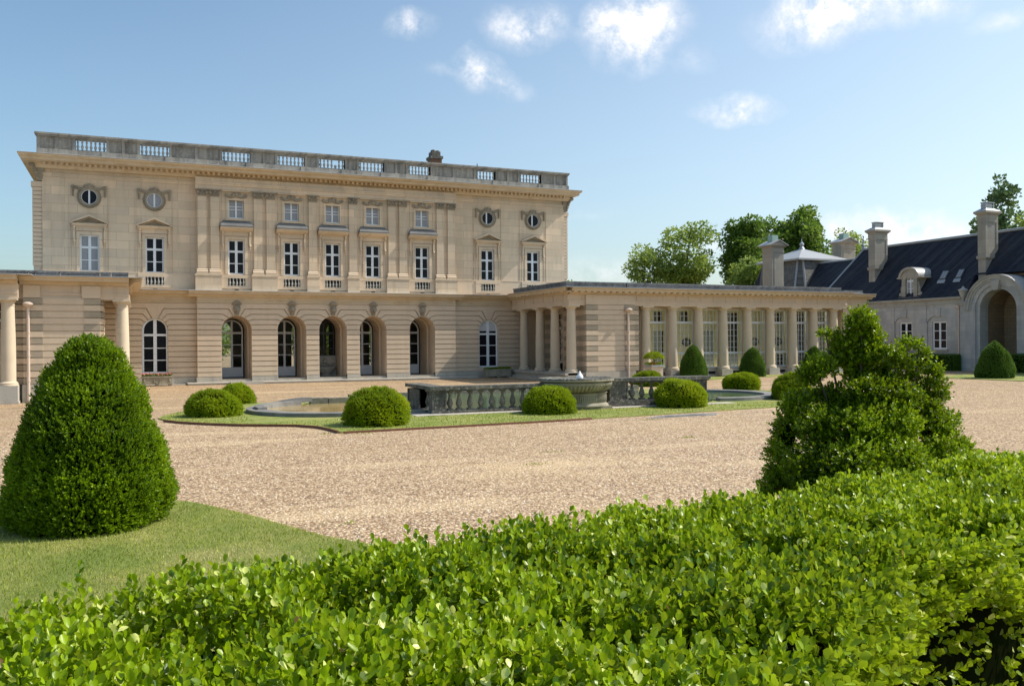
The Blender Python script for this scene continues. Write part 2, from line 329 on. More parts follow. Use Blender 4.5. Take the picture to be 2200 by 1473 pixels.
def sprigs(pos, d, n_leaf, stem, leaf, spread=.9, jit=.25):
    """stems at pos pointing along d; n_leaf leaves along each. Returns leaf pos, dir, normal, size, stem index"""
    n = len(pos); d = unit(d + RNG.normal(0, jit, (n, 3)))
    ref = RNG.normal(0, 1, (n, 3)); a = unit(np.cross(d, ref)); b = np.cross(d, a)
    P, D, Nn, S, I = [], [], [], [], []
    ph = RNG.random(n) * 2 * PI; sl = stem * (.7 + .6 * RNG.random(n))
    for k in range(n_leaf):
        t = (k + .6) / n_leaf; ang = ph + (k // 2) * PI / 2 + (k % 2) * PI + RNG.normal(0, .25, n)
        rad = np.cos(ang)[:, None] * a + np.sin(ang)[:, None] * b
        op = spread * (1.15 - .75 * t) + RNG.normal(0, .12, n)
        ld = np.cos(op)[:, None] * d + np.sin(op)[:, None] * rad
        P.append(pos + d * (sl * t)[:, None]); D.append(ld); Nn.append(unit(np.sin(op)[:, None] * d - np.cos(op)[:, None] * rad + RNG.normal(0, .15, (n, 3))))
        S.append(leaf * (.75 + .45 * RNG.random(n)) * (1 - .25 * t)); I.append(np.arange(n))
    return np.concatenate(P), np.concatenate(D), np.concatenate(Nn), np.concatenate(S), np.concatenate(I)
def vnoise(p, f, seed=0):                                  # cheap smooth noise for shapes
    r = np.random.default_rng(seed); o = np.zeros(len(p))
    for i in range(7):
        k = r.normal(0, 1, 3) * f; o += np.sin(p @ k + r.random() * 6.28)
    return o / 3.2
# ================================================================ architecture kit
def rects(mb, x0, x1, z0, z1, v0, v1, holes):
    xs = sorted({x0, x1} | {h[0] for h in holes} | {h[1] for h in holes}); xs = [x for x in xs if x0 <= x <= x1]
    for a, b in zip(xs[:-1], xs[1:]):
        cuts = sorted((h[2], h[3]) for h in holes if h[0] <= a and h[1] >= b); z = z0
        for c, d in cuts:
            if c > z: mb.box(a, b, v0, v1, z, c)
            z = max(z, d)
        if z < z1: mb.box(a, b, v0, v1, z, z1)
def arc(c, sp, r, a0, a1, n=6):
    return [(c + r * math.cos(a0 + (a1 - a0) * i / n), sp + r * math.sin(a0 + (a1 - a0) * i / n)) for i in range(n + 1)]
TH = [0, .34, .68, 1.02, 1.33]
def rustic(mb, x0, x1, joints, arches, v0, v1, g, top):
    """courses between joint heights; arches = (centre, radius, spring) with the spring on a joint; TH = joint angles round the arch"""
    ar = sorted(arches)
    for k in range(len(joints)):
        za = joints[k]; zb = joints[k + 1] if k + 1 < len(joints) else top
        sides = [('w', x0)]
        for c, r, sp in ar: sides += [('l', (c, r, sp)), ('r', (c, r, sp))]
        sides.append(('w', x1))
        sp = ar[0][2] if ar else 99
        rel = [i for i, z in enumerate(joints) if abs(z - sp) < .05]
        r0 = rel[0] if rel else 999
        ia = k - r0
        if ia >= len(TH) - 1 and ar:                       # course above the crown, with keystones
            mb.box(x0, x1, v0, v1, za + g, zb - (0 if k + 1 == len(joints) else g))
            for c, r, s in ar:
                a = TH[-1]; A = (r * math.cos(a) - g, s + r * math.sin(a))
                mb.prism([(c - A[0], A[1])] + list(reversed(arc(c, s, r, PI / 2 - (PI / 2 - a) * .95, PI / 2 + (PI / 2 - a) * .95, 4)))[0:0] + [(c, s + r), (c + A[0], A[1]), (c + .50 - g * 1.5, za + g), (c - .50 + g * 1.5, za + g)], v0, v1)
            continue
        for i in range(0, len(sides), 2):
            L_, R_ = sides[i], sides[i + 1]
            def side(S):                                   # returns path from the bottom joint to the top joint at this end
                if S[0] == 'w': return [(S[1], za + g)], [(S[1], zb - g)], []
                c, r, s = S[1]; sg = 1 if S[0] == 'r' else -1
                if ia < 0: return [(c + sg * r, za + g)], [(c + sg * r, zb - g)], []
                def jt(j, off):
                    th = TH[j]; z = joints[r0 + j] + off
                    bend = {0: r, 1: r * 1.16, 2: r * 1.10, 3: r * .95, 4: .50}[j]
                    th2 = th + off / r * 1.1
                    return (c + sg * r * math.cos(th2), s + r * math.sin(th2)), (c + sg * bend, z), th2
                A0, B0, t0 = jt(ia, g); A1, B1, t1 = jt(ia + 1, -g)
                if ia == 0: B0 = A0 = (c + sg * r, za + g)
                mid = [(c + sg * r * math.cos(t0 + (t1 - t0) * q / 3), s + r * math.sin(t0 + (t1 - t0) * q / 3)) for q in (1, 2)]
                return ([B0] if ia == 0 else [B0, A0]), [A1, B1], mid
            bl, tl, ml = side(L_); br_, tr, mr = side(R_)
            # left end: S is a right flank of an arch or a wall; right end: left flank or a wall
            pts = []
            pts += list(bl[::-1]) if L_[0] == 'r' else bl   # A0, B0 ...
            pts += br_
            pts += mr + tr if R_[0] == 'l' else tr
            pts += (tl[::-1] + ml[::-1]) if L_[0] == 'r' else tl
            mb.prism(pts, v0, v1)
def arch_wall(mb, x0, x1, z0, top, arches, v0, v1):        # plain wall with round-headed openings
    xs = [x0]
    for c, r, s in sorted(arches):
        if c - r > xs[-1]: mb.box(xs[-1], c - r, v0, v1, z0, top)
        for sg in (-1, 1):
            a = arc(c, s, r, PI / 2, PI / 2 + PI / 2 * (1 if sg < 0 else -1), 9)
            for p, q in zip(a[:-1], a[1:]):
                mb.prism([p, q, (q[0], top), (p[0], top)], v0, v1)
        xs.append(c + r)
    if x1 > xs[-1]: mb.box(xs[-1], x1, v0, v1, z0, top)
def frame_arch(mb, c, r, s, t, v0, v1, n=14):              # half ring
    o = arc(c, s, r, 0, PI, n); i = arc(c, s, r - t, 0, PI, n)
    for k in range(n): mb.prism([o[k], o[k + 1], i[k + 1], i[k]], v0, v1)
def ring(mb, c, zc, r, t, v0, v1, n=24, sq=1):
    for k in range(n):
        a, b = 2 * PI * k / n, 2 * PI * (k + 1) / n
        P = lambda q, rr: (c + rr * math.cos(q), zc + rr * sq * math.sin(q))
        mb.prism([P(a, r), P(b, r), P(b, r - t), P(a, r - t)], v0, v1)
def window(parent, u0, u1, z0, z1, v, bars, mp=MAPA, rad=None, pane='pane', mull=.09, fw=.07, cols=2, kick=0, thin=.035, transom=None, name='window', fmat='white', depth=.06, seg=None):
    """frame (part) > pane (sub-part). rad: round head; seg: rise of a segmental head"""
    f = MB(mp); w = u1 - u0; c = (u0 + u1) / 2; sp = z1 - rad if rad else z1 - (seg or 0)
    f.box(u0, u0 + fw, v, v + depth, z0, sp); f.box(u1 - fw, u1, v, v + depth, z0, sp); f.box(u0 + fw, u1 - fw, v + .002, v + depth, z0, z0 + fw)
    if rad: frame_arch(f, c, w / 2, sp, fw, v, v + depth)
    elif seg:
        R = (w * w / 4 + seg * seg) / (2 * seg); a = math.asin(w / 2 / R); n = 8
        o = [(c + R * math.sin(-a + 2 * a * i / n), z1 - R + R * math.cos(-a + 2 * a * i / n)) for i in range(n + 1)]
        for p, q in zip(o[:-1], o[1:]): f.prism([p, q, (q[0], q[1] - fw), (p[0], p[1] - fw)], v, v + depth)
    else: f.box(u0 + fw, u1 - fw, v + .002, v + depth, z1 - fw, z1)
    step = (w - 2 * fw) / cols
    for k in range(1, cols):
        mw = mull if (cols == 2 or k == cols / 2) else thin
        x = u0 + fw + step * k; f.box(x - mw / 2, x + mw / 2, v - .01, v + depth - .004, z0 + fw - .01, z1 - fw * .7)
    for z in bars: f.box(u0 + fw - .01, u1 - fw + .01, v + .004, v + depth - .01, z - thin / 2, z + thin / 2)
    for z in ([transom] if transom and not isinstance(transom, (list, tuple)) else (transom or [])): f.box(u0 + fw - .01, u1 - fw + .01, v - .006, v + depth - .006, z - .065, z + .065)
    if kick: f.box(u0 + fw - .01, u1 - fw + .01, v + .006, v + depth - .012, z0 + fw - .01, z0 + kick)
    fo = f.build(name, M[fmat], parent)
    g = MB(mp); e = .02
    if rad: g.prism([(u0 + e, z0 + e), (u1 - e, z0 + e)] + arc(c, sp, w / 2 - e, 0, PI, 12), v + depth * .6, v + depth * .6 + .012)
    elif seg: g.prism([(u0 + e, z0 + e), (u1 - e, z0 + e), (u1 - e, sp)] + [(p[0], p[1] - e) for p in o[1:-1]][::-1] + [(u0 + e, sp)], v + depth * .6, v + depth * .6 + .012)
    else: g.box(u0 + e, u1 - e, v + depth * .6, v + depth * .6 + .012, z0 + e, z1 - e)
    g.build('pane', M[pane], fo); return fo
def garland(mb, u, z, w, drop, v, mp=None):                # swag of small fruits either side of a cartouche, with hanging ends
    for sg in (-1, 1):
        for i in range(9):
            t = i / 8; mb.blob(u + sg * (.12 + w * t), v, z - .03 - .13 * math.sin(PI * t) + .03 * t, .085, .06, .075, 6, 4, .2)
        for i in range(5): mb.blob(u + sg * (w + .14), v, z - .02 - drop * i / 4, .085 - .008 * i, .06, .085, 6, 4, .2)
    mb.blob(u, v - .02, z, .13, .06, .12, 8, 5); mb.blob(u, v - .05, z + .09, .09, .05, .07, 8, 4)
    for sg in (-1, 1): mb.blob(u + sg * .19, v - .01, z + .05, .10, .045, .07, 6, 4)
def volute_cap(mb, u, v, z0, z1, w):
    h = z1 - z0
    mb.box(u - w / 2 - .02, u + w / 2 + .02, v - .05, v + .02, z0, z0 + .05)
    mb.box(u - w / 2 - .01, u + w / 2 + .01, v - .03, v + .02, z0 + .05, z1 - .07)
    mb.box(u - w / 2 - .07, u + w / 2 + .07, v - .12, v + .02, z1 - .07, z1)
    for sg in (-1, 1):
        mb.blob(u + sg * (w / 2 - .01), v - .07, z0 + h * .52, .095, .05, .10, 8, 5); mb.blob(u + sg * w * .2, v - .06, z0 + h * .38, .06, .04, .06, 6, 4)
    mb.blob(u, v - .08, z0 + h * .62, .07, .04, .06, 6, 4)
def baluster_mb(mb, u, v, z0, z1, r, seg=8):
    h = z1 - z0
    mb.box(u - r * .85, u + r * .85, v - r * .85, v + r * .85, z0, z0 + h * .10)
    pr = [(.42, .10), (.55, .14), (.95, .30), (1.0, .38), (.80, .50), (.50, .66), (.40, .78), (.42, .84), (.62, .87), (.62, .92)]
    mb.lathe(u, v, [(r * a, z0 + h * b) for a, b in pr], seg); mb.box(u - r * .8, u + r * .8, v - r * .8, v + r * .8, z0 + h * .92, z1)
def dbl_baluster(mb, u, v, z0, z1, r, seg=8):               # symmetrical baluster of the roof parapet
    h = z1 - z0
    pr = [(.55, 0), (.55, .06), (.45, .12), (.95, .33), (.9, .42), (.42, .55), (.40, .62), (.75, .76), (.6, .86), (.4, .93), (.6, .95), (.6, 1)]
    mb.lathe(u, v, [(r * a, z0 + h * b) for a, b in pr], seg)
def mask_head(mb, u, v, z0, z1):                           # carved keystone head under a leafy crown
    h = z1 - z0
    mb.prism([(u - .10, z0), (u + .10, z0), (u + .17, z1 - .1), (u - .17, z1 - .1)], v - .04, v + .06)
    mb.blob(u, v - .06, z0 + h * .42, .13, .10, .20, 10, 7); mb.blob(u, v - .15, z0 + h * .42, .028, .04, .055, 6, 4)
    mb.blob(u, v - .135, z0 + h * .27, .05, .03, .018, 6, 4); mb.blob(u, v - .11, z0 + h * .16, .055, .05, .05, 6, 4)
    for sg in (-1, 1):
        mb.blob(u + sg * .05, v - .145, z0 + h * .50, .022, .02, .014, 6, 4); mb.blob(u + sg * .13, v - .05, z0 + h * .45, .05, .05, .13, 6, 4)
        mb.blob(u + sg * .16, v - .04, z0 + h * .78, .07, .06, .08, 6, 4); mb.blob(u + sg * .08, v - .08, z0 + h * .88, .07, .06, .11, 6, 4)
    mb.blob(u, v - .09, z0 + h * .90, .07, .07, .13, 6, 4)
def doric(parent, cx, cy, z0, z1, r, ped=None, base0=0, mp=MAPA, pr=.46):
    c = MB(mp); h = z1 - z0
    prof = [(r * 1.32, z0), (r * 1.32, z0 + .05), (r * 1.22, z0 + .08), (r * 1.28, z0 + .12), (r * 1.12, z0 + .17), (r, z0 + .2), (r, z0 + h * .33), (r * .96, z0 + h * .55), (r * .84, z1 - .36), (r * .90, z1 - .34), (r * .90, z1 - .31), (r * .83, z1 - .30), (r * .83, z1 - .21), (r * 1.02, z1 - .16), (r * 1.14, z1 - .10), (r * 1.14, z1 - .09)]
    c.lathe(cx, cy, prof, 24); a = r * 1.28; c.box(cx - a, cx + a, cy - a, cy + a, z1 - .09, z1)
    o = c.build('column', M['column'], parent, True)
    if ped is not None:
        p = MB(mp); p.box(cx - pr - .03, cx + pr + .03, cy - pr - .03, cy + pr + .03, ped, ped + .12); p.box(cx - pr, cx + pr, cy - pr, cy + pr, ped + .12, z0)
        p.build('pedestal', M['step'], o)
    return o
def cornice_prof(v, z0, z1, proj):                          # moulded cornice section (v, z), wall at v, z1 top
    h = z1 - z0
    return [(v + .05, z0), (v - proj * .16, z0), (v - proj * .20, z0 + h * .18), (v - proj * .30, z0 + h * .25), (v - proj * .32, z0 + h * .42), (v - proj * .82, z0 + h * .46), (v - proj * .84, z0 + h * .72), (v - proj * .90, z0 + h * .76), (v - proj, z0 + h * .95), (v - proj, z1), (v + .05, z1 + .015)]
# ================================================================ the mansion
YW, YS = 55.8, 56.15
BX0, BX1, CX0, CX1 = -4.62, 28.46, 3.6, 20.05
man = empty('mansion', (11.8, 60, 0), 'long two storey stone mansion with roof balustrade and five open ground floor arches', 'mansion')
J = [.43, .71, 1.03, 1.35, 1.67, 1.99, 2.31, 2.63, 2.95, 3.27, 3.59, 3.91, 4.23, 4.55]
arches = [(5.88, .88, 3.27), (9.20, .88, 3.27), (11.77, .88, 3.27), (14.38, .88, 3.27), (17.71, .88, 3.27)]
sidew = [(1.26, .72, 3.27), (22.60, .72, 3.27)]
w = MB()
rustic(w, CX0, CX1, J, arches, YW, YW + .10, .026, 4.88); arch_wall(w, CX0, CX1, .12, 4.9, arches, YW + .095, YW + .5)
for x0, x1, s in ((BX0, CX0 - .002, sidew[:1]), (CX1 + .002, BX1, sidew[1:])):
    rustic(w, x0, x1, J, s, YS, YS + .10, .026, 4.88)
    c, r, sp = s[0]; arch_wall(w, x0, x1, .12, 4.9, s, YS + .095, YS + .5)
    w.box(c - r, c + r, YS + .05, YS + .5, .12, .68)
w.box(CX0 - .3, CX0 + .002, YW + .1, YS + .5, .12, 4.9) if False else None
# porch passages behind the arches
for c, r, sp in arches:
    for y0, y1, rr in ((YW + .5, 57.3, .88), (57.3, 58.9, .78)):
        arch_wall(w, c - 1.28, c + 1.28, .12, 4.6, [(c, rr, sp)], y0, y1)
w.build('ground_floor_wall', M['rustic'], man)
w = MB()                                                    # plinths
def plinth(a, b, v): w.box(a, b, v - .07, v + .3, 0.0, .43)
xs = [CX0 - .06] + sum([[c - r - .0, c + r + .0] for c, r, s in arches], []) + [CX1 + .06]
for a, b in zip(xs[::2], xs[1::2]): plinth(a, b, YW)
plinth(BX0, CX0 - .08, YS); plinth(CX1 + .08, BX1, YS)
for c, r, sp in arches: w.box(c - r + .002, c + r - .002, YW + .08, 58.88, .1, .25)
w.build('plinth', M['base'], man)
w = MB(); w.box(3.0, 21.2, 54.75, YW + .2, -.05, .125); w.box(3.0, 21.2, 54.70, 54.75, .07, .13); w.box(-4.5, 2.9, 55.6, 56.2, -.1, .04)
w.box(5.35, 7.2, 54.15, 54.70, -.05, .17); w.build('doorstep', M['step'], man)
# back, sides, floors, roof, inner hall
w = MB(); arch_wall(w, BX0, BX1, 0, 13, [(c, .80, 3.3) for c, r, s in arches], 66.9, 67.4)
w.box(BX0, BX0 + .4, YS + .45, 66.95, 0, 13.0); w.box(BX1 - .4, BX1, YS + .45, 66.95, 0, 13.0)
w.build('rear_wall', M['ashlar'], man)
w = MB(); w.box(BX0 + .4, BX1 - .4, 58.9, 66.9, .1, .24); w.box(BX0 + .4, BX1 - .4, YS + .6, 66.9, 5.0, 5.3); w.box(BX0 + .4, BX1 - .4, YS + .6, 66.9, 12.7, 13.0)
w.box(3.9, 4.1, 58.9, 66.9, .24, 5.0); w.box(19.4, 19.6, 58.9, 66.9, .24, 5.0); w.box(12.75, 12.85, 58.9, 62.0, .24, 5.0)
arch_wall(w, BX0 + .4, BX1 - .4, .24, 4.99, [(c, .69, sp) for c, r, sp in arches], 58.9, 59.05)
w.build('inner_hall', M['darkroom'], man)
# glazed doors in the porch and tall arched windows
for i, (c, r, sp) in enumerate(arches):
    if i == 2:
        window(man, c - .69, c + .69, 1.6, 3.96, 58.84, [2.1, 2.6], rad=.69, pane='glass', transom=3.1, mull=.05, cols=2, fmat='iron', fw=.04)
        f = MB(); f.box(c - .75, c + .75, 58.5, 58.84, .25, 1.6); f.prism([(c - .7, 1.35), (c - .45, 1.52), (c, 1.58), (c + .45, 1.52), (c + .7, 1.35), (c + .7, 1.1), (c - .7, 1.1)], 58.42, 58.5)
        f.lathe(c, 58.25, [(.25, .25), (.32, .3), (.22, .38), (.45, .55), (.66, .78), (.70, .84), (.66, .86)], 20, 1, .6); f.blob(c, 58.4, 1.25, .16, .1, .16, 10, 6)
        for k in range(7): f.blob(c - .42 + .14 * k, 58.42, 1.02 + .06 * math.sin(k * 2), .08, .06, .07, 6, 4)
        f.build('wall_fountain', M['greymould'], man, True)
        continue
    window(man, c - .69, c + .69, .3, 3.96, 58.84, [1.68, 2.36], rad=.69, pane='glass', transom=3.12, kick=.62, mull=.13, fw=.09, thin=.05, name='glazed_door')
for k, (c, r, sp) in enumerate(sidew):
    window(man, c - r + .01, c + r - .01, .69, sp + r - .01, YS + .2, [1.48, 2.2], rad=r - .01, transom=2.98, mull=.19, fw=.10, thin=.05)
    if k == 1:
        b = MB(); b.prism([(c - r + .1, sp - .08), (c + r - .1, sp - .08)] + arc(c, sp, r - .12, 0, PI, 10), YS + .228, YS + .233); b.build('blind', M['curtain'], man)
# carved keystone heads
for c, r, sp in arches:
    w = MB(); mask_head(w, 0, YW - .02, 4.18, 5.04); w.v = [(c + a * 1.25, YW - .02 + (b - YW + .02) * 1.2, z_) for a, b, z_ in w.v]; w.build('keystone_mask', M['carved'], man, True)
# entablature between the floors
w = MB()
def band(prof_fn, zfn=None):
    for a, b, v in ((BX0, CX0, YS), (CX0, CX1, YW), (CX1, BX1, YS)): prof_fn(a, b, v)
def low(a, b, v):
    e = .0 if v == YS else .04
    w.box(a - e, b + e, v - .03, v + .4, 4.9, 4.99); w.box(a, b, v - .0, v + .4, 4.99, 5.28)
    w.profile(cornice_prof(v, 5.28, 5.62, .52), a - (.5 if v == YW else 0), b + (.5 if v == YW else 0))
band(low); w.build('string_cornice', M['cornice'], man)
w = MB(); w.box(BX0 - .3, BX1 + .3, 55.33, 55.8, 5.637, 5.66); w.build('cornice_flashing', M['flash'], man)
# upper wall
win = [(5.40, 6.38), (8.72, 9.70), (11.29, 12.27), (13.90, 14.88), (17.23, 18.21)]
swin = [(-2.72, -1.70), (.76, 1.78), (22.06, 23.04), (25.52, 26.50)]
w = MB()
holes = [(a, b, 6.66, 8.78) for a, b in win] + [(a + .04, b - .04, 10.08, 11.20) for a, b in win]
rects(w, CX0, CX1, 5.62, 12.3, YW, YW + .4, holes)
for a, b in win:
    a += .04; b -= .04; c = (a + b) / 2                       # segmental heads
    for k in range(6):
        u0 = a + (b - a) * k / 6; u1 = a + (b - a) * (k + 1) / 6; zz = lambda u: 11.20 + .17 * (1 - ((u - c) / ((b - a) / 2)) ** 2)
        w.prism([(u0, zz(u0)), (u1, zz(u1)), (u1, 11.4), (u0, 11.4)], YW + .001, YW + .39)
w2 = MB(); w2.v, w2.f = w.v, w.f
rects(w2, BX0, CX0 - .002, 5.62, 12.3, YS, YS + .4, [(a, b, 6.66, 8.78) for a, b in swin[:2]]); rects(w2, CX1 + .002, BX1, 5.62, 12.3, YS, YS + .4, [(a, b, 6.66, 8.78) for a, b in swin[2:]])
# the flat head cut for the attic windows is filled above the arc
w2.build('upper_wall', M['ashlar'], man)
for sg, x0, x1 in ((-1, -5.12, BX0 - .005), (1, BX1 + .005, 28.78)):
    w = MB(); w.box(x0 + (.04 if sg < 0 else 0), x1 - (.04 if sg > 0 else 0), YS + .12, 66.9, 5.7, 11.5)
    for k in range(19): w.box(x0, x1, YS + .05, 66.8, 6.95 + .235 * k, 6.95 + .235 * k + .195)
    w.box(x0 - .06, x1 + .06, YS + .02, 66.9, 11.40, 11.7); w.build('quoin_pier', M['rustic'], man)
# pilasters
w0 = MB()
pil = [(3.66, 4.16), (4.38, 4.88), (6.92, 7.42), (7.67, 8.17), (10.26, 10.76), (12.82, 13.32), (15.40, 15.90), (16.14, 16.64), (18.72, 19.22), (19.50, 20.00)]
for a, b in pil:
    w = MB(); c = (a + b) / 2; w.box(a, b, YW - .12, YW + .05, 6.95, 11.32)
    po = w.build('pilaster', M['ashlar'], man)
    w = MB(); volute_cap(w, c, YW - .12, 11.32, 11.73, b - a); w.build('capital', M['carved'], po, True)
    w = MB()
    w.box(a - .10, b + .10, YW - .24, YW + .05, 6.64, 6.72); w.profile([(YW + .05, 6.72), (YW - .22, 6.72), (YW - .24, 6.77), (YW - .22, 6.82), (YW - .16, 6.86), (YW - .18, 6.90), (YW - .12, 6.95), (YW + .05, 6.95)], a - .07, b + .07)
    w.build('pilaster_base', M['rustic'], po)
for a, b in ((3.5, 5.02), (6.78, 8.30), (10.12, 10.90), (12.68, 13.46), (15.26, 16.78), (18.58, 20.14)):
    w = MB(); w.box(a, b, YW - .26, YW + .05, 5.64, 6.53); w.box(a - .03, b + .03, YW - .29, YW + .05, 6.53, 6.64); w.build('pilaster_pedestal', M['ashlar'], man)
for x0, x1, v in ((BX0, CX0 - .1, YS), (CX1 + .1, BX1, YS)):
    w = MB(); w.box(x0, x1, v - .05, v + .02, 5.64, 6.62); w.box(x0, x1, v - .07, v + .02, 6.62, 6.68); w.build('upper_plinth', M['rustic'], man)
# tall windows with balconets, hoods and consoles
def balconet(c, v):
    w = MB(); w.box(c - .92, c + .92, v - .11, v + .03, 6.42, 6.62); w.box(c - .92, c + .92, v - .11, v + .03, 5.86, 5.96)
    for a, b in ((-.92, -.50), (.50, .92)): w.box(c + a, c + b, v - .10, v + .03, 5.96, 6.42)
    w.box(c - .95, c + .95, v - .14, v + .03, 5.80, 5.86)
    o = w.build('balconet', M['rustic'], man)
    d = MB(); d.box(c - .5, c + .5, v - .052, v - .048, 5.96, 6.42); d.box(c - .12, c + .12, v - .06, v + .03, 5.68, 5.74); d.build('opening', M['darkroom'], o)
    for k in range(5):
        b = MB(); baluster_mb(b, c - .40 + .2 * k, v - .08, 5.96, 6.42, .065); b.build('baluster', M['greymould'], o, True)
def surround(w, a, b, v, z0, z1, t=.17, pr=.05):
    w.box(a - t, a, v - pr, v + .03, z0, z1 + t); w.box(b, b + t, v - pr, v + .03, z0, z1 + t); w.box(a, b, v - pr, v + .03, z1, z1 + t)
    w.box(a - t - .24, a - t - .18, v - .03, v + .02, z0, z1 + .5); w.box(b + t + .18, b + t + .24, v - .03, v + .02, z0, z1 + .5)
def console(w, u, v):
    w.blob(u, v - .14, 9.20, .075, .12, .12, 8, 5); w.box(u - .055, u + .055, v - .10, v + .02, 8.42, 9.25); w.blob(u, v - .08, 8.42, .08, .08, .10, 8, 5); w.blob(u, v - .05, 8.24, .045, .04, .12, 6, 4)
for k, (a, b) in enumerate(win):
    c = (a + b) / 2
    window(man, a, b, 6.66, 8.78, YW + .14, [7.33], transom=8.06, mull=.15, fw=.09, thin=.05)
    if k in (1, 2):
        d = MB(); d.box(b - .24, b - .10, YW + .185, YW + .19, 6.9, 8.7); d.build('curtain', M['drape'], man)
    w = MB(); surround(w, a, b, YW, 6.66, 8.78)
    for sg in (-1, 1): console(w, c + sg * .80, YW)
    w.box(c - .72, c + .72, YW - .06, YW + .02, 8.98, 9.28); w.profile([(YW + .02, 9.26), (YW - .14, 9.26), (YW - .34, 9.36), (YW - .44, 9.45), (YW - .44, 9.52), (YW + .02, 9.52)], c - .95, c + .95)
    o = w.build('window_surround', M['ashlar'], man, False)
    w = MB(); w.add([(c - .97, YW - .46, 9.52), (c + .97, YW - .46, 9.52), (c + .97, YW - .46, 9.57), (c - .97, YW - .46, 9.57), (c - .80, YW - .03, 9.93), (c + .80, YW - .03, 9.93), (c - .97, YW + .0, 9.52), (c + .97, YW + .0, 9.52)],
                    [(0, 1, 2, 3), (3, 2, 5, 4), (0, 3, 4, 6), (1, 7, 5, 2), (0, 6, 7, 1), (4, 5, 7, 6)]); w.build('hood_roof', M['hood'], o)
    w = MB(); w.box(a - .12, b + .12, YW - .09, YW + .02, 9.93, 10.06); surround(w, a + .04, b - .04, YW, 10.06, 11.16, .13, .045)
    w.box(c - .85, c + .85, YW - .16, YW + .02, 11.68, 11.74); w.build('attic_surround', M['ashlar'], o)
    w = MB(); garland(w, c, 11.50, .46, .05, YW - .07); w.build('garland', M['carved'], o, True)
    window(man, a + .05, b - .05, 10.09, 11.37, YW + .12, [10.62, 10.80], pane='panecurtain', mull=.09, fw=.05, seg=.17)
    balconet(c, YW)
for k, (a, b) in enumerate(swin):
    c = (a + b) / 2
    window(man, a, b, 6.66, 8.78, YS + .14, [7.33], transom=8.06, mull=.15, fw=.09, thin=.05, pane='panecurtain' if k == 0 else 'pane')
    w = MB(); surround(w, a, b, YS, 6.66, 8.78)
    for sg in (-1, 1): console(w, c + sg * .80, YS)
    w.box(c - .72, c + .72, YS - .06, YS + .02, 8.98, 9.28)
    w.profile([(YS + .02, 9.24), (YS - .12, 9.24), (YS - .26, 9.32), (YS - .30, 9.40), (YS + .02, 9.40)], c - .92, c + .92)
    for sg in (-1, 1): w.prism([(c + sg * .98, 9.40), (c + sg * .98, 9.47), (c, 9.93), (c, 9.80)], YS - .32, YS + .02)
    w.prism([(c - .8, 9.41), (c + .8, 9.41), (c, 9.79)], YS - .06, YS + .02)
    for sg in (-1, 1): w.box(c + sg * 1.02 - .025, c + sg * 1.02 + .025, YS - .035, YS + .02, 6.66, 11.62)
    w.box(c - 1.0, c + 1.0, YS - .035, YS + .02, 11.58, 11.62)
    o = w.build('window_surround', M['ashlar'], man)
    w = MB(); w.prism([(c - .62, 9.46), (c + .62, 9.46), (c, 9.74)], YS - .066, YS - .055); w.build('tympanum', M['carved'], o)
    zc = 10.95
    w = MB(); ring(w, c, zc, .64, .10, YS - .07, YS + .02); ring(w, c, zc, .54, .12, YS - .12, YS + .02)
    for q in range(26): w.blob(c + .59 * math.cos(q * PI / 13), YS - .09, zc + .59 * math.sin(q * PI / 13), .035, .03, .035, 5, 4)
    o = w.build('oculus', M['carved'], man)
    w = MB(); w.prism([(c + .42 * math.cos(q * PI / 12), zc + .42 * math.sin(q * PI / 12)) for q in range(24)], YS - .012, YS + .0); w.build('pane', M['panecurtain'] if k == 1 else M['pane'], o)
    w = MB(); w.box(c - .045 + (-.08 if k > 1 else 0), c + .045 + (-.08 if k > 1 else 0), YS - .045, YS - .015, zc - .41, zc + .41); ring(w, c, zc, .43, .04, YS - .05, YS - .014); w.build('frame', M['white'], o)
    w = MB(); garland(w, c, zc + .60, .70, .50, YS - .06)
    w.build('garland', M['carved'], o, True); balconet(c, YS)
# main entablature
w = MB()
for a, b, v in ((BX0 - .4, CX0, YS), (CX0 - .06, CX1 + .06, YW), (CX1, BX1 + .4, YS)):
    vv = v - .10 if v == YW else v
    w.box(max(a, BX0), min(b, BX1), vv - .02, v + .4, 11.76, 11.98); w.box(max(a, BX0), min(b, BX1), vv - .05, v + .4, 11.98, 12.12); w.box(max(a, BX0), min(b, BX1), vv - .09, v + .4, 12.12, 12.2)
    w.box(max(a, BX0), min(b, BX1), vv + .01, v + .4, 12.2, 12.46)
w.build('architrave', M['ashlar'], man)
w = MB(); cp = [(YS, 12.44), (YS - .24, 12.44), (YS - .28, 12.56), (YS - .36, 12.60), (YS - .38, 12.74), (YS - 1.02, 12.76), (YS - 1.04, 12.90), (YS - 1.18, 12.95), (YS - 1.25, 13.05), (YS + .1, 13.07)]
w.profile(cp, BX0 - .2, BX1 + .2)
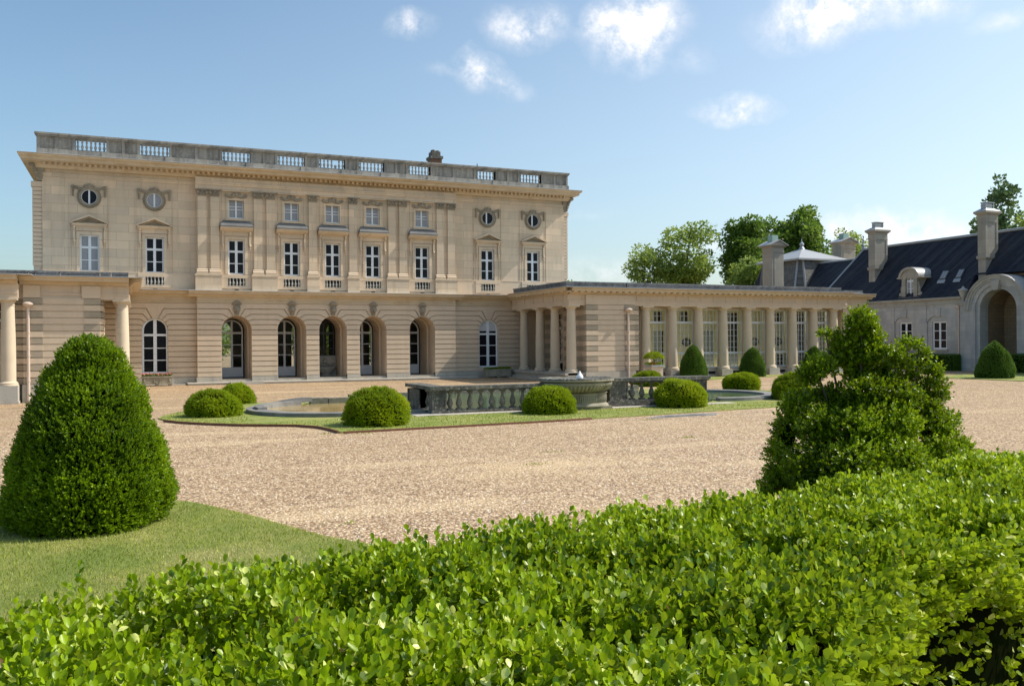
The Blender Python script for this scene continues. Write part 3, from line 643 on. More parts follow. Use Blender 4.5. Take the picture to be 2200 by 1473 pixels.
# returns with mitred look at both ends
def retn(x, sg):
    pts = [(x - sg * 0 + sg * (YS - v), z) for v, z in cp]
    n = len(pts); y0, y1 = YS - 1.25, 67.0
    w.add([(u, YS - abs(u - x), z) for u, z in pts] + [(u, y1, z) for u, z in pts], [tuple(range(n)), tuple(range(2 * n - 1, n - 1, -1))] + [(i, (i + 1) % n, n + (i + 1) % n, n + i) for i in range(n)])
w.v = []; w.f = []
w.profile(cp, BX0 - .0, BX1 + .0, -1, 1) if False else None
n = len(cp)
w.add([(BX0 - .35 - (YS - v) * .62, v, z) for v, z in cp] + [(BX1 + .1 + (YS - v) * .62, v, z) for v, z in cp], [tuple(range(n)), tuple(range(2 * n - 1, n - 1, -1))] + [(i, (i + 1) % n, n + (i + 1) % n, n + i) for i in range(n)])
for xw, sg in ((BX0 - .35, -1), (BX1 + .1, 1)):
    w.add([(xw + sg * (YS - v) * .62, v + .01, z) for v, z in cp] + [(xw + sg * (YS - v) * .62, 67.2, z) for v, z in cp], [tuple(range(n)), tuple(range(2 * n - 1, n - 1, -1))] + [(i, (i + 1) % n, n + (i + 1) % n, n + i) for i in range(n)])
w.build('main_cornice', M['cornice'], man)
for x in np.arange(BX0 + .2, BX1 - .1, .292):
    pass
w = MB()
for x in np.arange(BX0 + .15, BX1 - .1, .292): w.box(x - .07, x + .07, YS - .62, YS - .3, 12.60, 12.755)
w.build('modillion_row', M['cornice'], man)
w = MB(); w.box(BX0 - 1.1, BX1 + .88, YS - 1.26, YS + .2, 13.066, 13.085); w.build('gutter_edge', M['flash'], man)
for x, sg in ((BX0 - .12, -1), (BX1 + .12, 1)):              # scrolled corner brackets
    w = MB()
    w.frus(x + sg * .02, YS + .15, 11.75, 12.65, .16, .16, .30, .34)
    for q in range(6): w.blob(x + sg * .1 + sg * .08 * q * .5, YS - .0 - .05 * q, 11.9 + .15 * q, .12, .11, .11, 7, 5, .15)
    w.blob(x + sg * .35, YS - .25, 12.6, .2, .2, .13, 8, 5); w.build('corner_bracket', M['carved'], man, True)
# roof parapet
gaps = [(-2.88, -1.29), (.51, 2.11), (5.11, 6.74), (8.39, 10.05), (10.95, 12.61), (13.52, 15.18), (16.82, 18.36), (21.61, 23.05), (24.87, 26.52)]
w = MB(); V = 55.66; w.box(-4.85, 28.6, V + .12, V + .55, 13.06, 13.48); xs = [-4.85] + sum([list(g) for g in gaps], []) + [28.6]
for a, b in zip(xs[::2], xs[1::2]):
    w.box(a - .25 if a > -4 else a, b + .05, V + .02, V + .5, 13.07, 13.50); w.box(a, b, V + .18, V + .48, 13.5, 14.22)
    w.box(a, a + .16, V + .11, V + .49, 13.5, 14.22); w.box(b - .16, b, V + .11, V + .49, 13.5, 14.22)
    if b - a > 1.6: w.box((a + b) / 2 - .08, (a + b) / 2 + .08, V + .11, V + .49, 13.5, 14.22)
for a, b in gaps: w.box(a, b, V + .13, V + .5, 13.48, 13.56); w.box(a, b, V + .13, V + .5, 14.14, 14.22)
w.box(-4.9, 28.65, V + .02, V + .58, 14.22, 14.30); w.box(-4.95, 28.7, V - .03, V + .62, 14.30, 14.40)
for x in (-4.8, 28.3): w.box(x, x + .3, V + .56, 67, 13.06, 14.3)
w.box(-4.8, 28.6, 66.7, 67.0, 13.06, 14.3)
po = w.build('roof_parapet', M['parapet'], man)
for g, (a, b) in enumerate(gaps):
    n = 7 if b - a > 1.5 else 6
    for k in range(n + 0):
        if g == 4 and k == 4: 
            m_ = MB(); m_.lathe(a + (b - a) * (k + .5) / n, V + .3, [(.06, 13.56), (.05, 13.6), (.1, 13.72), (.06, 13.8)], 8); m_.build('broken_baluster', M['greymould'], po, True); continue
        m_ = MB(); dbl_baluster(m_, a + (b - a) * (k + .5) / n, V + .3, 13.56, 14.14, .085 if n == 7 else .085); m_.build('baluster', M['greymould'], po, True)
w = MB(); w.box(BX0, BX1, 56.3, 66.8, 13.0, 13.1); w.build('flat_roof', M['lead'], man)
w = MB(); w.box(20.35, 21.15, 61.6, 62.6, 13.1, 16.0); c_ = w.build('chimney', M['brick'], man)
w = MB(); w.box(20.28, 21.22, 61.5, 62.7, 16.0, 16.2); w.box(20.42, 21.08, 61.7, 62.5, 16.2, 16.55); w.blob(20.6, 62, 16.6, .2, .3, .12, 8, 5); w.blob(20.92, 62, 16.58, .17, .3, .1, 8, 5); w.build('chimney_cap', M['lichen'], c_)
w = MB(); w.lathe(22.55, 58, [(.05, 13.1), (.05, 14.7), (.09, 14.75), (.05, 14.9), (.015, 15.1)], 8); w.build('roof_finial', M['iron'], man)
w = MB(); w.box(24.5, 24.95, 58.2, 58.6, 13.1, 14.62); w.box(24.45, 25.0, 58.15, 58.65, 14.75, 14.82); w.box(24.5, 24.56, 58.2, 58.6, 14.62, 14.76); w.box(24.89, 24.95, 58.2, 58.6, 14.62, 14.76); w.build('roof_vent', M['lead'], man)
# ================================================================ low wings
def entab(w, x0, x1, y, z, sgn=1):
    pass
def courses(w, x0, x1, y0, y1, zt=4.67, n=13, z0=.56):
    for k in range(n): w.box(x0, x1, y0, y1, z0 + (zt - z0) * k / n + .02, z0 + (zt - z0) * (k + 1) / n - .018)
def ent_line(W, C, x0, x1, y, d, mx0=0, mx1=0, parapet=True):
    W.box(x0, x1, y, y + d, 4.62, 4.82); W.box(x0 - .0, x1 + .0, y - .03, y + d, 4.82, 4.92); W.box(x0, x1, y + .02, y + d, 4.92, 5.30)
    C.profile(cornice_prof(y, 5.30, 5.68, .62), x0, x1, mx0, mx1)
def proj_x(px_, y):                                         # survey: x on the plane Y = y seen at photo column px_
    r = view_dir(px_, 700); return float(r[0] * y / r[1])
def wing(right):
    if right:
        root = empty('gallery_wing', (37, 50, 0), 'single storey stone gallery with a row of columns before tall gridded windows', 'gallery wing')
        px0, px1, colx, cc = 25.42, 28.85, [proj_x(p, 47.75) for p in (1387, 1445, 1501, 1554, 1606, 1655, 1703, 1748, 1791)], 24.65
        g0, z_ = 29.4, .0
    else:
        root = empty('left_wing', (-6, 50, 0), 'low stone wing at the left edge, blank wall between two pale columns', 'side wing')
        px0, px1, colx, cc = -4.72, -1.40, [proj_x(17, 46.95), -7.2, -9.2, -11.2], -.45
        g0, z_ = -4.7, -.3
    YF = 47.25
    # solid pier with banded courses: alternating vermiculated corner blocks
    w = MB(); v = MB(); n = 13
    w.box(px0 + .03, px1 - .03, YF + .04, 50.5, z_, 4.7)
    e0, e1 = (px0, px1)
    for k in range(n):
        za = .56 + 4.11 * k / n + .026; zb = .56 + 4.11 * (k + 1) / n - .022; tgt = v if k % 2 == 0 else w
        w.box(e0 + .82, e1 - .72, YF, YF + .3, za, zb)
        for a, b in ((e0, e0 + .82), (e1 - .72, e1)):
            tgt.box(a, b, YF - .03, YF + .3, za, zb)
        (v if (k % 2 == 0 and right) else w).box(e0 - (.0 if right else .0), e0 + .3, YF + .3, 50.3, za, zb)
        if right: v.box(e1 - .02, e1 + .42, YF + .18, YF + .6, za, zb) if k % 2 == 0 else w.box(e1 - .02, e1 + .42, YF + .18, YF + .6, za, zb)
        else:
            (v if k % 2 == 0 else w).box(e0 - .42, e0 + .02, YF + .18, YF + .6, za, zb); (v if k % 2 == 0 else w).box(e1 - .01, e1 + .12, YF + .3, 50.4, za, zb)
    w.v += v.v[:0]; w.build('blank_wall', M['rustic'], root); xm = (px0 + px1) / 2
    for sd in (-1, 1):
        vv_ = MB(); ba, bb_ = ((px0 + .02, px0 + .80) if sd < 0 else (px1 - .70, px1 - .02)); vv_.box(ba, bb_, YF + .02, YF + .28, .57, 4.66)
        for q in range(0, len(v.v), 8):
            if ((v.v[q][0] + v.v[q + 1][0]) / 2 - xm) * sd > 0: n_ = len(vv_.v); vv_.v += v.v[q:q + 8]; vv_.f += [tuple(i - q + n_ for i in f) for f in v.f[q // 8 * 6:q // 8 * 6 + 6]]
        vv_.build('rough_blockwork', M['vermic'], root)
    w = MB(); w.box(px0 - .05, px1 + .05, YF - .06, YF + .4, z_ - .1, .56); w.build('plinth', M['base'], root)
    # entablature
    W, C, P, Fl = MB(), MB(), MB(), MB()
    if right:
        x0, x1 = 24.28, 46.35
        ent_line(W, C, x0, x1, YF + .1, .75)
        W.box(px0, px1, YF - .02, YF + .2, 4.68, 5.28)
        # portico flank, looking west
        for a, b, zz0, zz1 in ((24.28, 25.0, 4.62, 4.82), (24.25, 25.0, 4.82, 4.92), (24.3, 25.0, 4.92, 5.30)): W.box(a, b, YF + .85, YW + .2, zz0, zz1)
        pr = cornice_prof(0, 5.30, 5.68, .62); nn = len(pr)
        C.add([(24.28 + v_, YF + .1 + v_, z) for v_, z in pr] + [(24.28 + v_, YS + .1, z) for v_, z in pr], [tuple(range(nn)), tuple(range(2 * nn - 1, nn - 1, -1))] + [(i, (i + 1) % nn, nn + (i + 1) % nn, nn + i) for i in range(nn)])
        C.v = [q for q in C.v]
        W.box(46.35, 48.6, YF + .5, 56, 0, 5.30); C.profile(cornice_prof(YF + .5, 5.30, 5.64, .5), 46.3, 49.0)
        Fl.box(23.64, 46.9, YF - .54, YF + .2, 5.697, 5.715); Fl.box(23.64, 24.3, YF + .2, 55.3, 5.697, 5.715); Fl.box(46.9, 49.0, YF - .02, YF + .5, 5.66, 5.675)
        for a, b in ((24.2, 28.4), (28.45, 29.8), (29.85, 45.9)): P.box(a, b, YF + .25 - (.06 if 28 < a < 29 else 0), YF + .6, 5.69, 5.98); P.box(a - .02, b + .02, YF + .21 - (.06 if 28 < a < 29 else 0), YF + .64, 5.98, 6.08)
        P.box(45.95, 48.5, YF + .8, YF + 1.1, 5.66, 5.95); P.box(24.2, 24.55, YF + .6, 55.5, 5.69, 5.98); P.box(24.16, 24.6, YF + .64, 55.5, 5.98, 6.08)
        P.build('parapet', M['parapetdark'], root)
        R = MB(); R.box(24.6, 29.6, YF + .6, 55.9, 5.5, 5.75); R.box(29.6, 48.4, YF + .6, 49.9, 5.5, 5.75); R.box(29.6, 48.4, 50.7, 55.9, 5.5, 5.75); R.build('flat_roof', M['lead'], root)  # unseen slot left open in the roof, added to let daylight brighten the gallery
        for x in np.arange(24.4, 46, .97): W.box(x - .17, x + .17, YF + .10, YF + .2, 4.93, 5.29)
        for y in np.arange(YF + .9, 55.6, 1.45): W.box(24.245, 24.4, y - .14, y + .14, 4.93, 5.28)
        D = MB()
        for x in np.arange(24.1, 46.3, .44): D.box(x - .12, x + .12, YF - .38, YF - .05, 5.40, 5.475)
        for y in np.arange(YF + .2, 55.4, .55): D.box(23.8, 24.15, y - .12, y + .12, 5.40, 5.475)
        n_ = len(C.v); C.v += D.v; C.f += [tuple(i + n_ for i in q) for q in D.f]
    else:
        x0, x1 = -14, -.12
        ent_line(W, C, -4.87, x1, YF + .1, .75); ent_line(W, C, x0, -4.87, YF - .62, 1.4); Fl.box(-14, -4.25, YF - 1.26, YF - .54, 5.697, 5.715)
        W.box(px0, px0 + .72, YF - .03, YF + .2, 4.68, 5.28); W.box(px1 - .82, px1, YF - .03, YF + .2, 4.68, 5.28)
        W.box(-.9, -.08, YF + .85, YW + .3, 4.62, 4.92); W.box(-.9, -.14, YF + .85, YW + .3, 4.92, 5.3)
        pr = cornice_prof(0, 5.30, 5.68, .62); nn = len(pr)
        C.add([(-.12 - v_, YF + .1 + v_, z) for v_, z in pr] + [(-.12 - v_, YS + .1, z) for v_, z in pr], [tuple(range(nn)), tuple(range(2 * nn - 1, nn - 1, -1))] + [(i, (i + 1) % nn, nn + (i + 1) % nn, nn + i) for i in range(nn)])
        Fl.box(-14, .5, YF - .54, YF + .2, 5.697, 5.715); Fl.box(-.1, .5, YF + .2, 55.3, 5.697, 5.715)
        for a, b in ((-14, -4.55), (-4.5, -4.25), (-4.2, -3.2), (-3.15, -1.45), (-1.4, -.95), (-.9, -.15)): P.box(a, b, YF + .25, YF + .6, 5.69, 5.90); P.box(a - .01, b + .01, YF + .21, YF + .64, 5.90, 5.99)
        P.box(-.5, -.15, YF + .6, 55.5, 5.69, 5.9); P.build('parapet', M['parapetdark'], root)
        R = MB(); R.box(-14, -.5, YF + .6, 57, 5.5, 5.75); R.box(-14, -4.9, 56, 58, 0, 5.5); R.build('flat_roof', M['lead'], root)
        for x in np.arange(-4.4, -.3, .97): W.box(x - .17, x + .17, YF + .10, YF + .2, 4.93, 5.29)
    W.build('entablature', M['rustic'], root); C.build('cornice', M['cornice'], root); Fl.build('flashing', M['flash'], root)
    # columns
    for k, x in enumerate(colx): doric(root, x, 47.75 if right else 46.95, .54, 4.62, .31 if right else .33, z_ + (.1 if x > 35 else 0), pr=.43)
    if right:
        for y in (47.75, 49.98, 52.19, 54.73): doric(root, cc, y, .54, 4.62, .31, 0, pr=.45)
    else:
        for y in (47.75, 50.0, 52.3, 54.7): doric(root, cc, y, .54, 4.62, .32, -.2, pr=.45)
    # drainpipe
    px = 28.32 if right else -4.50
    w = MB(); w.tube([(px, YF - .12, z_ + .1), (px, YF - .12, 4.25)], .07, 10); w.lathe(px, YF - .16, [(.05, 4.2), (.1, 4.22), (.24, 4.34), (.24, 4.40), (.16, 4.46), (.14, 4.47)], 12)
    for z in (.7, 1.9, 3.0, 3.9): w.lathe(px, YF - .12, [(.085, z), (.085, z + .06)], 10)
    w.build('drainpipe', M['pipe'], root, True)
    return root
gal = wing(True); lw = wing(False)
# gallery windows (frame > pane) and what stands behind them
GX = [(proj_x(a, 48.35), proj_x(b, 48.35)) for a, b in ((1393, 1431), (1451, 1489), (1507, 1543), (1560, 1594), (1611, 1644), (1659, 1691.5), (1708, 1736), (1753, 1780))]
for a, b in GX:
    cols = 4
    window(gal, a, b, .62, 4.50, 48.35, [.98, 1.26, 1.96, 2.35, 2.74, 3.14, 4.04], transom=[1.60, 3.62], cols=4, mull=.03, thin=.022, fw=.07, pane='glassclear')
w = MB()
for a, b in zip([29.0] + [g[1] for g in GX], [g[0] for g in GX] + [46.4]): w.box(a, b, 48.30, 48.5, .5, 4.6)
w.box(29.4, 46.4, 48.30, 48.5, 4.50, 4.65); w.box(29.4, 46.4, 48.2, 48.5, .48, .62); w.build('window_wall', M['column'], gal)
w = MB()
for a, b in GX: w.box(a - .2, b + .2, 48.0, 48.3, -.1, .2); w.box(a - .2, b + .2, 48.0, 48.3, .40, .50)
w.box(29.45, 46.5, 47.9, 48.28, -.1, .12); w.build('sill', M['base'], gal)
for a, b in GX:
    w = MB()
    for k in range(5):
        x = a + .13 + k * .25; ring(w, x, .30, .095, .025, 48.05, 48.07, 10); w.box(x + .11, x + .14, 48.05, 48.07, .2, .40)
    w.box(a - .05, b + .05, 48.09, 48.1, .2, .40); w.build('vent_grille', M['black'], gal)
w = MB(); w.box(29.2, 46.4, 51.6, 51.8, .4, 5.1); w.box(46.2, 46.4, 48.5, 51.6, .4, 5.1); w.box(29.0, 29.3, 48.5, 51.6, .4, 5.1)
w.box(29.3, 46.2, 48.5, 51.6, .3, .45); w.box(29.3, 46.2, 48.5, 49.9, 5.05, 5.49); w.box(29.3, 46.2, 50.7, 51.6, 5.05, 5.49); w.build('inner_wall', M['yellowwall'], gal)  # ceiling split below the added roof slot, to light the interior
for u, dw, open_ in ((33.1, .9, 0), (37.4, .9, 0), (39.55, .95, 1), (45.0, 1.0, 1), (48.6, .9, 1)):
    pass
YI = 51.58
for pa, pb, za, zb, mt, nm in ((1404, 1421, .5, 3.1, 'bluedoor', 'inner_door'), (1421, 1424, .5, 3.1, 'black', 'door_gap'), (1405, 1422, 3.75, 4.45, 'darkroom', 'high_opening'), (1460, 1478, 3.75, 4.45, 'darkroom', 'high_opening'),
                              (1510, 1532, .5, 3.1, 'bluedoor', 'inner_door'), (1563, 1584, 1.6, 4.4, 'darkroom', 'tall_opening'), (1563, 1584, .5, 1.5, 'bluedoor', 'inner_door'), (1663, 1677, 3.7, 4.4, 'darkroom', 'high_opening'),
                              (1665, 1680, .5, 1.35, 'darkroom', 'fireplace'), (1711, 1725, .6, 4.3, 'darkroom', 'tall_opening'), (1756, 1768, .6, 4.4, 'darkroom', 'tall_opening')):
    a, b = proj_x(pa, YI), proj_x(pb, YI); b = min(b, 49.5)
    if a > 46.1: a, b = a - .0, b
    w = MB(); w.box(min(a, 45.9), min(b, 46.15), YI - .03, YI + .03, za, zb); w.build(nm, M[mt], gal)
for p in (1474, 1621, 1671):
    x = proj_x(p, YI); w = MB()
    ring(w, x, 2.32, .36, .08, YI - .04, YI + .03, 20, .8); ring(w, x, 2.32, .24, .07, YI - .05, YI + .03, 16, .8); w.blob(x, YI - .02, 2.32, .09, .03, .08, 8, 5); w.build('oval_medallion', M['black'], gal)
# portico behind the corner columns: wall with two doors, rough blocks, steps
w = MB(); v = MB(); XP = 26.9
def pblk(tg, y0, y1, za, zb): tg.box(XP - .03, XP + .2, y0, y1, za, zb)
dsp = [(49.85, 51.0), (53.6, 54.9)]
w.box(XP, XP + .4, 47.9, 56.2, .4, 4.7) if False else None
segs = [(48.0, 49.85), (51.0, 53.6), (54.9, 56.1)]
for y0, y1 in segs:
    w.box(XP, XP + .4, y0, y1, .4, 4.7)
    v = MB(); v.box(XP - .02, XP + .01, y0 + .01, y1 - .01, .6, 4.6)
    for k in range(12):
        za = .6 + .336 * k + .02; zb = za + .30; (v if k % 2 == 0 else w).box(XP - .04, XP + .02, y0, y1, za, zb)
    v.build('rough_blockwork', M['vermic'], gal)
for y0, y1 in dsp: w.box(XP, XP + .4, y0, y1, 4.4, 4.7)
w.build('portico_wall', M['rustic'], gal)
for y0, y1 in dsp: window(gal, -y1, -y0, .5, 4.4, XP + .1, [1.6, 2.15, 2.7, 3.9], mp=MAPB, transom=3.35, kick=.6, fw=.1, name='portico_door')
w = MB(); w.box(24.0, XP, 47.3, 56, .36, .5); w.box(23.9, 25.1, 48.2, 56, -.05, .18); w.box(24.1, 25.2, 48.2, 56, .18, .34); w.box(23.5, 24.0, 50, 55.7, -.05, .06); w.build('portico_step', M['base'], gal)
w = MB(); w.box(24.6, XP + .2, 48.0, 56, 4.95, 5.1); w.build('portico_ceiling', M['column'], gal)
# left wing: porch back wall and the dark window at the picture's edge
w = MB(); w.box(-3.2, -2.9, 50.4, 56.2, 0, 4.7); w.box(-14, -3.0, 50.4, 50.8, -.3, 4.7); w.build('porch_wall', M['rustic'], lw)
w = MB(); w.box(-2.9, .2, 48.1, 56, .3, .5); w.build('porch_floor', M['base'], lw)
w = MB(); w.box(-2.9, -.9, 47.9, 56, 4.95, 5.1); w.build('porch_ceiling', M['column'], lw)
for a, b in ((-7.0, -5.6), (-9.0, -7.6), (-11, -9.6)):
    window(lw, a, b, .62, 4.50, 48.35, [1.26, 1.96, 2.74, 3.14, 4.04], transom=[1.60, 3.62], cols=4, mull=.03, thin=.03, fw=.07)
# ================================================================ stable range on the right
st = empty('stable_building', (58, 48, 0), 'grey stone stable range with steep dark slate roof, tall chimneys and one big arched recess', 'stable building')
XS = 54.8; ZG = .1
w = MB(MAPB); yy = lambda y: -y
swins = [(50.65, 49.45), (47.60, 46.35), (53.85, 52.65)]
holes = [(yy(a), yy(b), 1.66, 3.72) for a, b in swins]
rects(w, -62, -44.9, 0, 5.35, XS + .08, XS + .5, holes)
# shallow blind arches: raised wall sheet with segmental recesses
for a, b in [(-62, -53.85 - .45)] + [(-52.65 + .4, -50.65 - .42), (-49.45 + .42, -47.6 - .42), (-46.35 + .42, -44.9)]: w.box(a, b, XS, XS + .081, 0, 4.95)
for a, b in swins:
    u0, u1 = -a - .45, -b + .42; c = (u0 + u1) / 2; hw = (u1 - u0) / 2; n = 8
    for k in range(n):
        p0 = -1 + 2 * k / n; p1 = -1 + 2 * (k + 1) / n; zz = lambda p: 3.55 + .62 * math.sqrt(max(0, 1 - p * p * .98))
        w.prism([(c + hw * p0, zz(p0)), (c + hw * p1, zz(p1)), (c + hw * p1, 4.95), (c + hw * p0, 4.95)], XS, XS + .081)
    w.prism([(c - .16, 4.1), (c + .16, 4.1), (c + .24, 4.72), (c - .24, 4.72)], XS - .05, XS + .02)
w.build('wall', M['grey'], st)
w = MB(MAPB); w.box(-62, -44.85, XS - .08, XS + .1, 4.95, 5.05); w.profile(cornice_prof(XS, 5.2, 5.45, .35), -62, -44.85); w.box(-62, -44.9, XS - .04, XS + .1, 5.05, 5.2); w.box(-62, -44.9, XS - .05, XS + .02, 0, .55)
for a, b in swins: w.box(-a - .12, -b + .12, XS - .02, XS + .3, 1.50, 1.65)
w.build('cornice', M['greymould'], st)
for k, (a, b) in enumerate(swins):
    window(st, -a, -b, 1.66, 3.72, XS + .16, [2.33, 3.02], mp=MAPB, fw=.11, mull=.15, thin=.05)
    if k < 2:
        d = MB(MAPB); d.box(-a + .1, -a + .38, XS + .228, XS + .232, 1.75, 3.6); d.build('curtain', M['curtain'], st)
w = MB(MAPB); w.tube([(-45.15, XS - .12, .1), (-45.15, XS - .12, 4.6)], .06, 8); w.lathe(-45.15, XS - .15, [(.06, 4.55), (.18, 4.7), (.18, 4.8), (.05, 4.82)], 10); w.build('drainpipe', M['pipe'], st, True)
# portal block
w = MB(MAPB); XF = XS - .3; c, r, sp = -42.0, 1.4, 4.44
arch_wall(w, -44.9, -39.1, 0, 5.3, [(c, r, 3.9)], XF + .3, XF + .9) if False else None
for a, b in ((-44.9, c - r - .28), (c + r + .28, -39.1)): w.box(a, b, XF, XF + .95, 0, 4.95)
for a, b in ((c - r - .28, c - r), (c + r, c + r + .28)): w.box(a, b, XF + .12, XF + .95, 0, sp)
def half_ring(w, r0, r1, v0, v1, n=20):
    o = arc(c, sp, r1, 0, PI, n); i = arc(c, sp, r0, 0, PI, n)
    for k in range(n): w.prism([o[k], o[k + 1], i[k + 1], i[k]], v0, v1)
half_ring(w, r, r + .32, XF + .12, XF + .95); half_ring(w, r + .30, r + .62, XF + .02, XF + .95); half_ring(w, r + .60, r + .72, XF - .06, XF + .95)
w.build('portal', M['grey'], st)
w = MB(MAPB); half_ring(w, r + .72, r + .90, XF - .14, XF + 3.5); half_ring(w, r + .90, r + .98, XF - .2, XF + 3.4)
w.box(-45.0, c - r - .62, XF - .12, XF + .5, 4.78, 4.95); w.box(c + r + .62, -39.0, XF - .12, XF + .5, 4.78, 4.95); w.box(-45.0, c - r - .9, XF - .2, XF + .5, 4.95, 5.05); w.box(c + r + .9, -39.0, XF - .2, XF + .5, 4.95, 5.05)
w.prism([(c - .20, 5.75), (c + .20, 5.75), (c + .34, 6.42), (c - .34, 6.42)], XF - .16, XF + .2); w.build('portal_arch', M['greymould'], st)
w = MB(MAPB); n = 20; o = arc(c, sp, r + 1.0, 0, PI, n); i = arc(c, sp, r + .975, 0, PI, n)
for k in range(n): w.prism([o[k], o[k + 1], i[k + 1], i[k]], XF - .22, XF + 3.4)
w.build('portal_roof', M['leadlight'], st)
w = MB(MAPB); w.box(c - r - .3, c + r + .3, XF + 2.6, XF + 2.9, 0, 6.2); arch_wall(w, c - r - .4, c + r + .4, 0, 6.3, [(c, r, sp)], XF + .951, XF + 2.6)
w.build('recess_wall', M['brown'], st)
w = MB(MAPB); w.lathe(-44.75, XF + .15, [(.14, 5.06), (.1, 5.15), (.09, 5.3), (.2, 5.5), (.28, 5.8), (.32, 5.85), (.36, 5.9), (.3, 5.95), (.1, 6.05), (.07, 6.15), (.02, 6.2)], 14); w.build('urn', M['greymould'], st, True)
# roofs
w = MB(); E = XS - .25; RX = 58.0; RZ = 10.17; n = 0
def gable(w, y0, y1, e, ez, rx, rz, hip0=0, hip1=0, thick=.12):
    ex2 = 2 * rx - e
    w.add([(e, y0, ez), (e, y1, ez), (ex2, y1, ez), (ex2, y0, ez), (rx, y0 + hip0, rz), (rx, y1 - hip1, rz)], [(0, 1, 5, 4), (2, 3, 4, 5), (0, 4, 3), (1, 2, 5), (0, 3, 2, 1)])
gable(w, 24, 39.3, E, 5.42, RX, RZ, 3, 0); gable(w, 44.6, 59.6, E, 5.42, RX, RZ, 0, 2.3); gable(w, 58.2, 67.5, E - .1, 5.3, RX, 9.42, 0, 0); EP = 55.7; gable(w, 39.3, 44.6, EP, 5.42 + (EP - E) * (RZ - 5.42) / (RX - E), RX, RZ)
w.build('roof', M['slate'], st)
w = MB(); w.tube([(RX, 27, RZ + .02), (RX, 57.3, RZ + .02)], .11, 8); w.tube([(RX, 57.3, RZ), (E + .1, 59.6, 5.5)], .10, 8); w.tube([(RX, 58, 9.44), (RX, 62.5, 9.44)], .08, 8)
w.box(E - .06, E + .06, 44.9, 59.6, 5.36, 5.46); w.box(E - .06, E + .06, 24, 39.1, 5.36, 5.46); w.build('ridge_flashing', M['lead'], st)
w = MB(); w.lathe(RX, 57.35, [(.16, RZ), (.12, 10.45), (.2, 10.55), (.08, 10.65), (.06, 10.9), (.14, 11.0), (.05, 11.1), (.04, 11.25), (.09, 11.32), (.02, 11.42)], 10); w.build('roof_finial', M['lead'], st, True)
def rz_at(x): return 5.42 + (x - E) * (RZ - 5.42) / (RX - E)
def chimney_st(y0, y1, x0, x1, zt, zb=7.0):
    w = MB(); cx, cy = (x0 + x1) / 2, (y0 + y1) / 2; a, b = (x1 - x0) / 2, (y1 - y0) / 2
    w.box(x0, x1, y0, y1, 6.3, 8.1); w.frus(cx, cy, 8.1, 8.2, a + .06, b + .06, a + .1, b + .1); w.box(x0 - .1, x1 + .1, y0 - .1, y1 + .1, 8.2, 8.34)
    w.box(x0 - .02, x1 + .02, y0 - .02, y1 + .02, 8.34, zt - .55)
    # raised margins round a sunk panel
    if True:
        w.box(x0 - .035, x0 + .14, y0 - .05, y0 + .1, 8.34, zt - .8); w.box(x1 - .14, x1 + .035, y0 - .05, y0 + .1, 8.34, zt - .8)
    w.box(x0 - .05, x1 + .05, y0 - .06, y1 + .06, zt - .8, zt - .74); w.box(x0 - .03, x1 + .03, y0 - .05, y1 + .05, zt - .74, zt - .3)
    w.frus(cx, cy, zt - .3, zt - .14, a + .05, b + .05, a + .2, b + .2); w.box(cx - a - .22, cx + a + .22, cy - b - .22, cy + b + .22, zt - .14, zt)
    o = w.build('chimney', M['stablestone'], st)
    w = MB(); w.frus(cx, cy, zt, zt + .22, a + .2, b + .2, a * .7, b * .7)
    w.box(cx - .42, cx - .34, cy - .2, cy + .2, zt + .22, zt + .6); w.box(cx + .34, cx + .42, cy - .2, cy + .2, zt + .22, zt + .6); w.box(cx - .45, cx + .45, cy - .24, cy + .24, zt + .6, zt + .66); w.box(cx - .28, cx + .28, cy - .16, cy + .16, zt + .22, zt + .55)
    w.box(cx - .45, cx + .45, cy - .22, cy + .22, zt + .38, zt + .42)
    w.build('chimney_cap', M['lead'], o); return o
chimney_st(53.96, 54.60, 55.8, 57.12, 11.40); chimney_st(43.83, 44.42, 55.8, 57.0, 11.52)
# dormer
w = MB(MAPB); c2 = -49.57
w.box(c2 - .98, c2 + .98, XS - .12, XS + 1.6, 5.46, 5.62); arch_wall(w, c2 - .72, c2 + .72, 5.62, 7.35, [(c2, .38, 6.92)], XS - .05, XS + .35)
w.box(c2 - .38, c2 + .38, XS + .2, XS + 1.5, 5.6, 5.66)
for sg in (-1, 1):
    w.box(c2 + sg * .72 - .03, c2 + sg * .72 + .03, XS + .35, XS + 2.2, 5.6, 7.2); w.blob(c2 + sg * .88, XS + .1, 5.85, .2, .16, .2, 10, 6); w.blob(c2 + sg * .82, XS + .1, 6.25, .09, .12, .3, 8, 6); w.blob(c2 + sg * .76, XS + .1, 6.65, .07, .12, .2, 8, 5)
    w.box(min(c2 + sg * .62, c2 + sg * 1.12), max(c2 + sg * .62, c2 + sg * 1.12), XS - .12, XS + 2.4, 7.08, 7.2)
o_ = arc(c2, 7.12, .98, .10, PI - .10, 14); i_ = arc(c2, 7.12, .80, .10, PI - .10, 14)
for k in range(14): w.prism([(o_[k][0], 7.12 + (o_[k][1] - 7.12) * .80), (o_[k + 1][0], 7.12 + (o_[k + 1][1] - 7.12) * .80), (i_[k + 1][0], 7.12 + (i_[k + 1][1] - 7.12) * .80), (i_[k][0], 7.12 + (i_[k][1] - 7.12) * .80)], XS - .14, XS + .5)
w.prism([(c2 - .78, 7.1), (c2 + .78, 7.1)] + [(p[0], 7.12 + (p[1] - 7.12) * .78) for p in i_], XS - .02, XS + .45)
dm = w.build('dormer', M['stablestone'], st, True)
w = MB(MAPB)
for k in range(14): w.prism([(p[0], 7.12 + (p[1] - 7.12) * s_) for p, s_ in ((o_[k], .84), (o_[k + 1], .84), (o_[k + 1], .80), (o_[k], .80))], XS - .16, XS + 2.6)
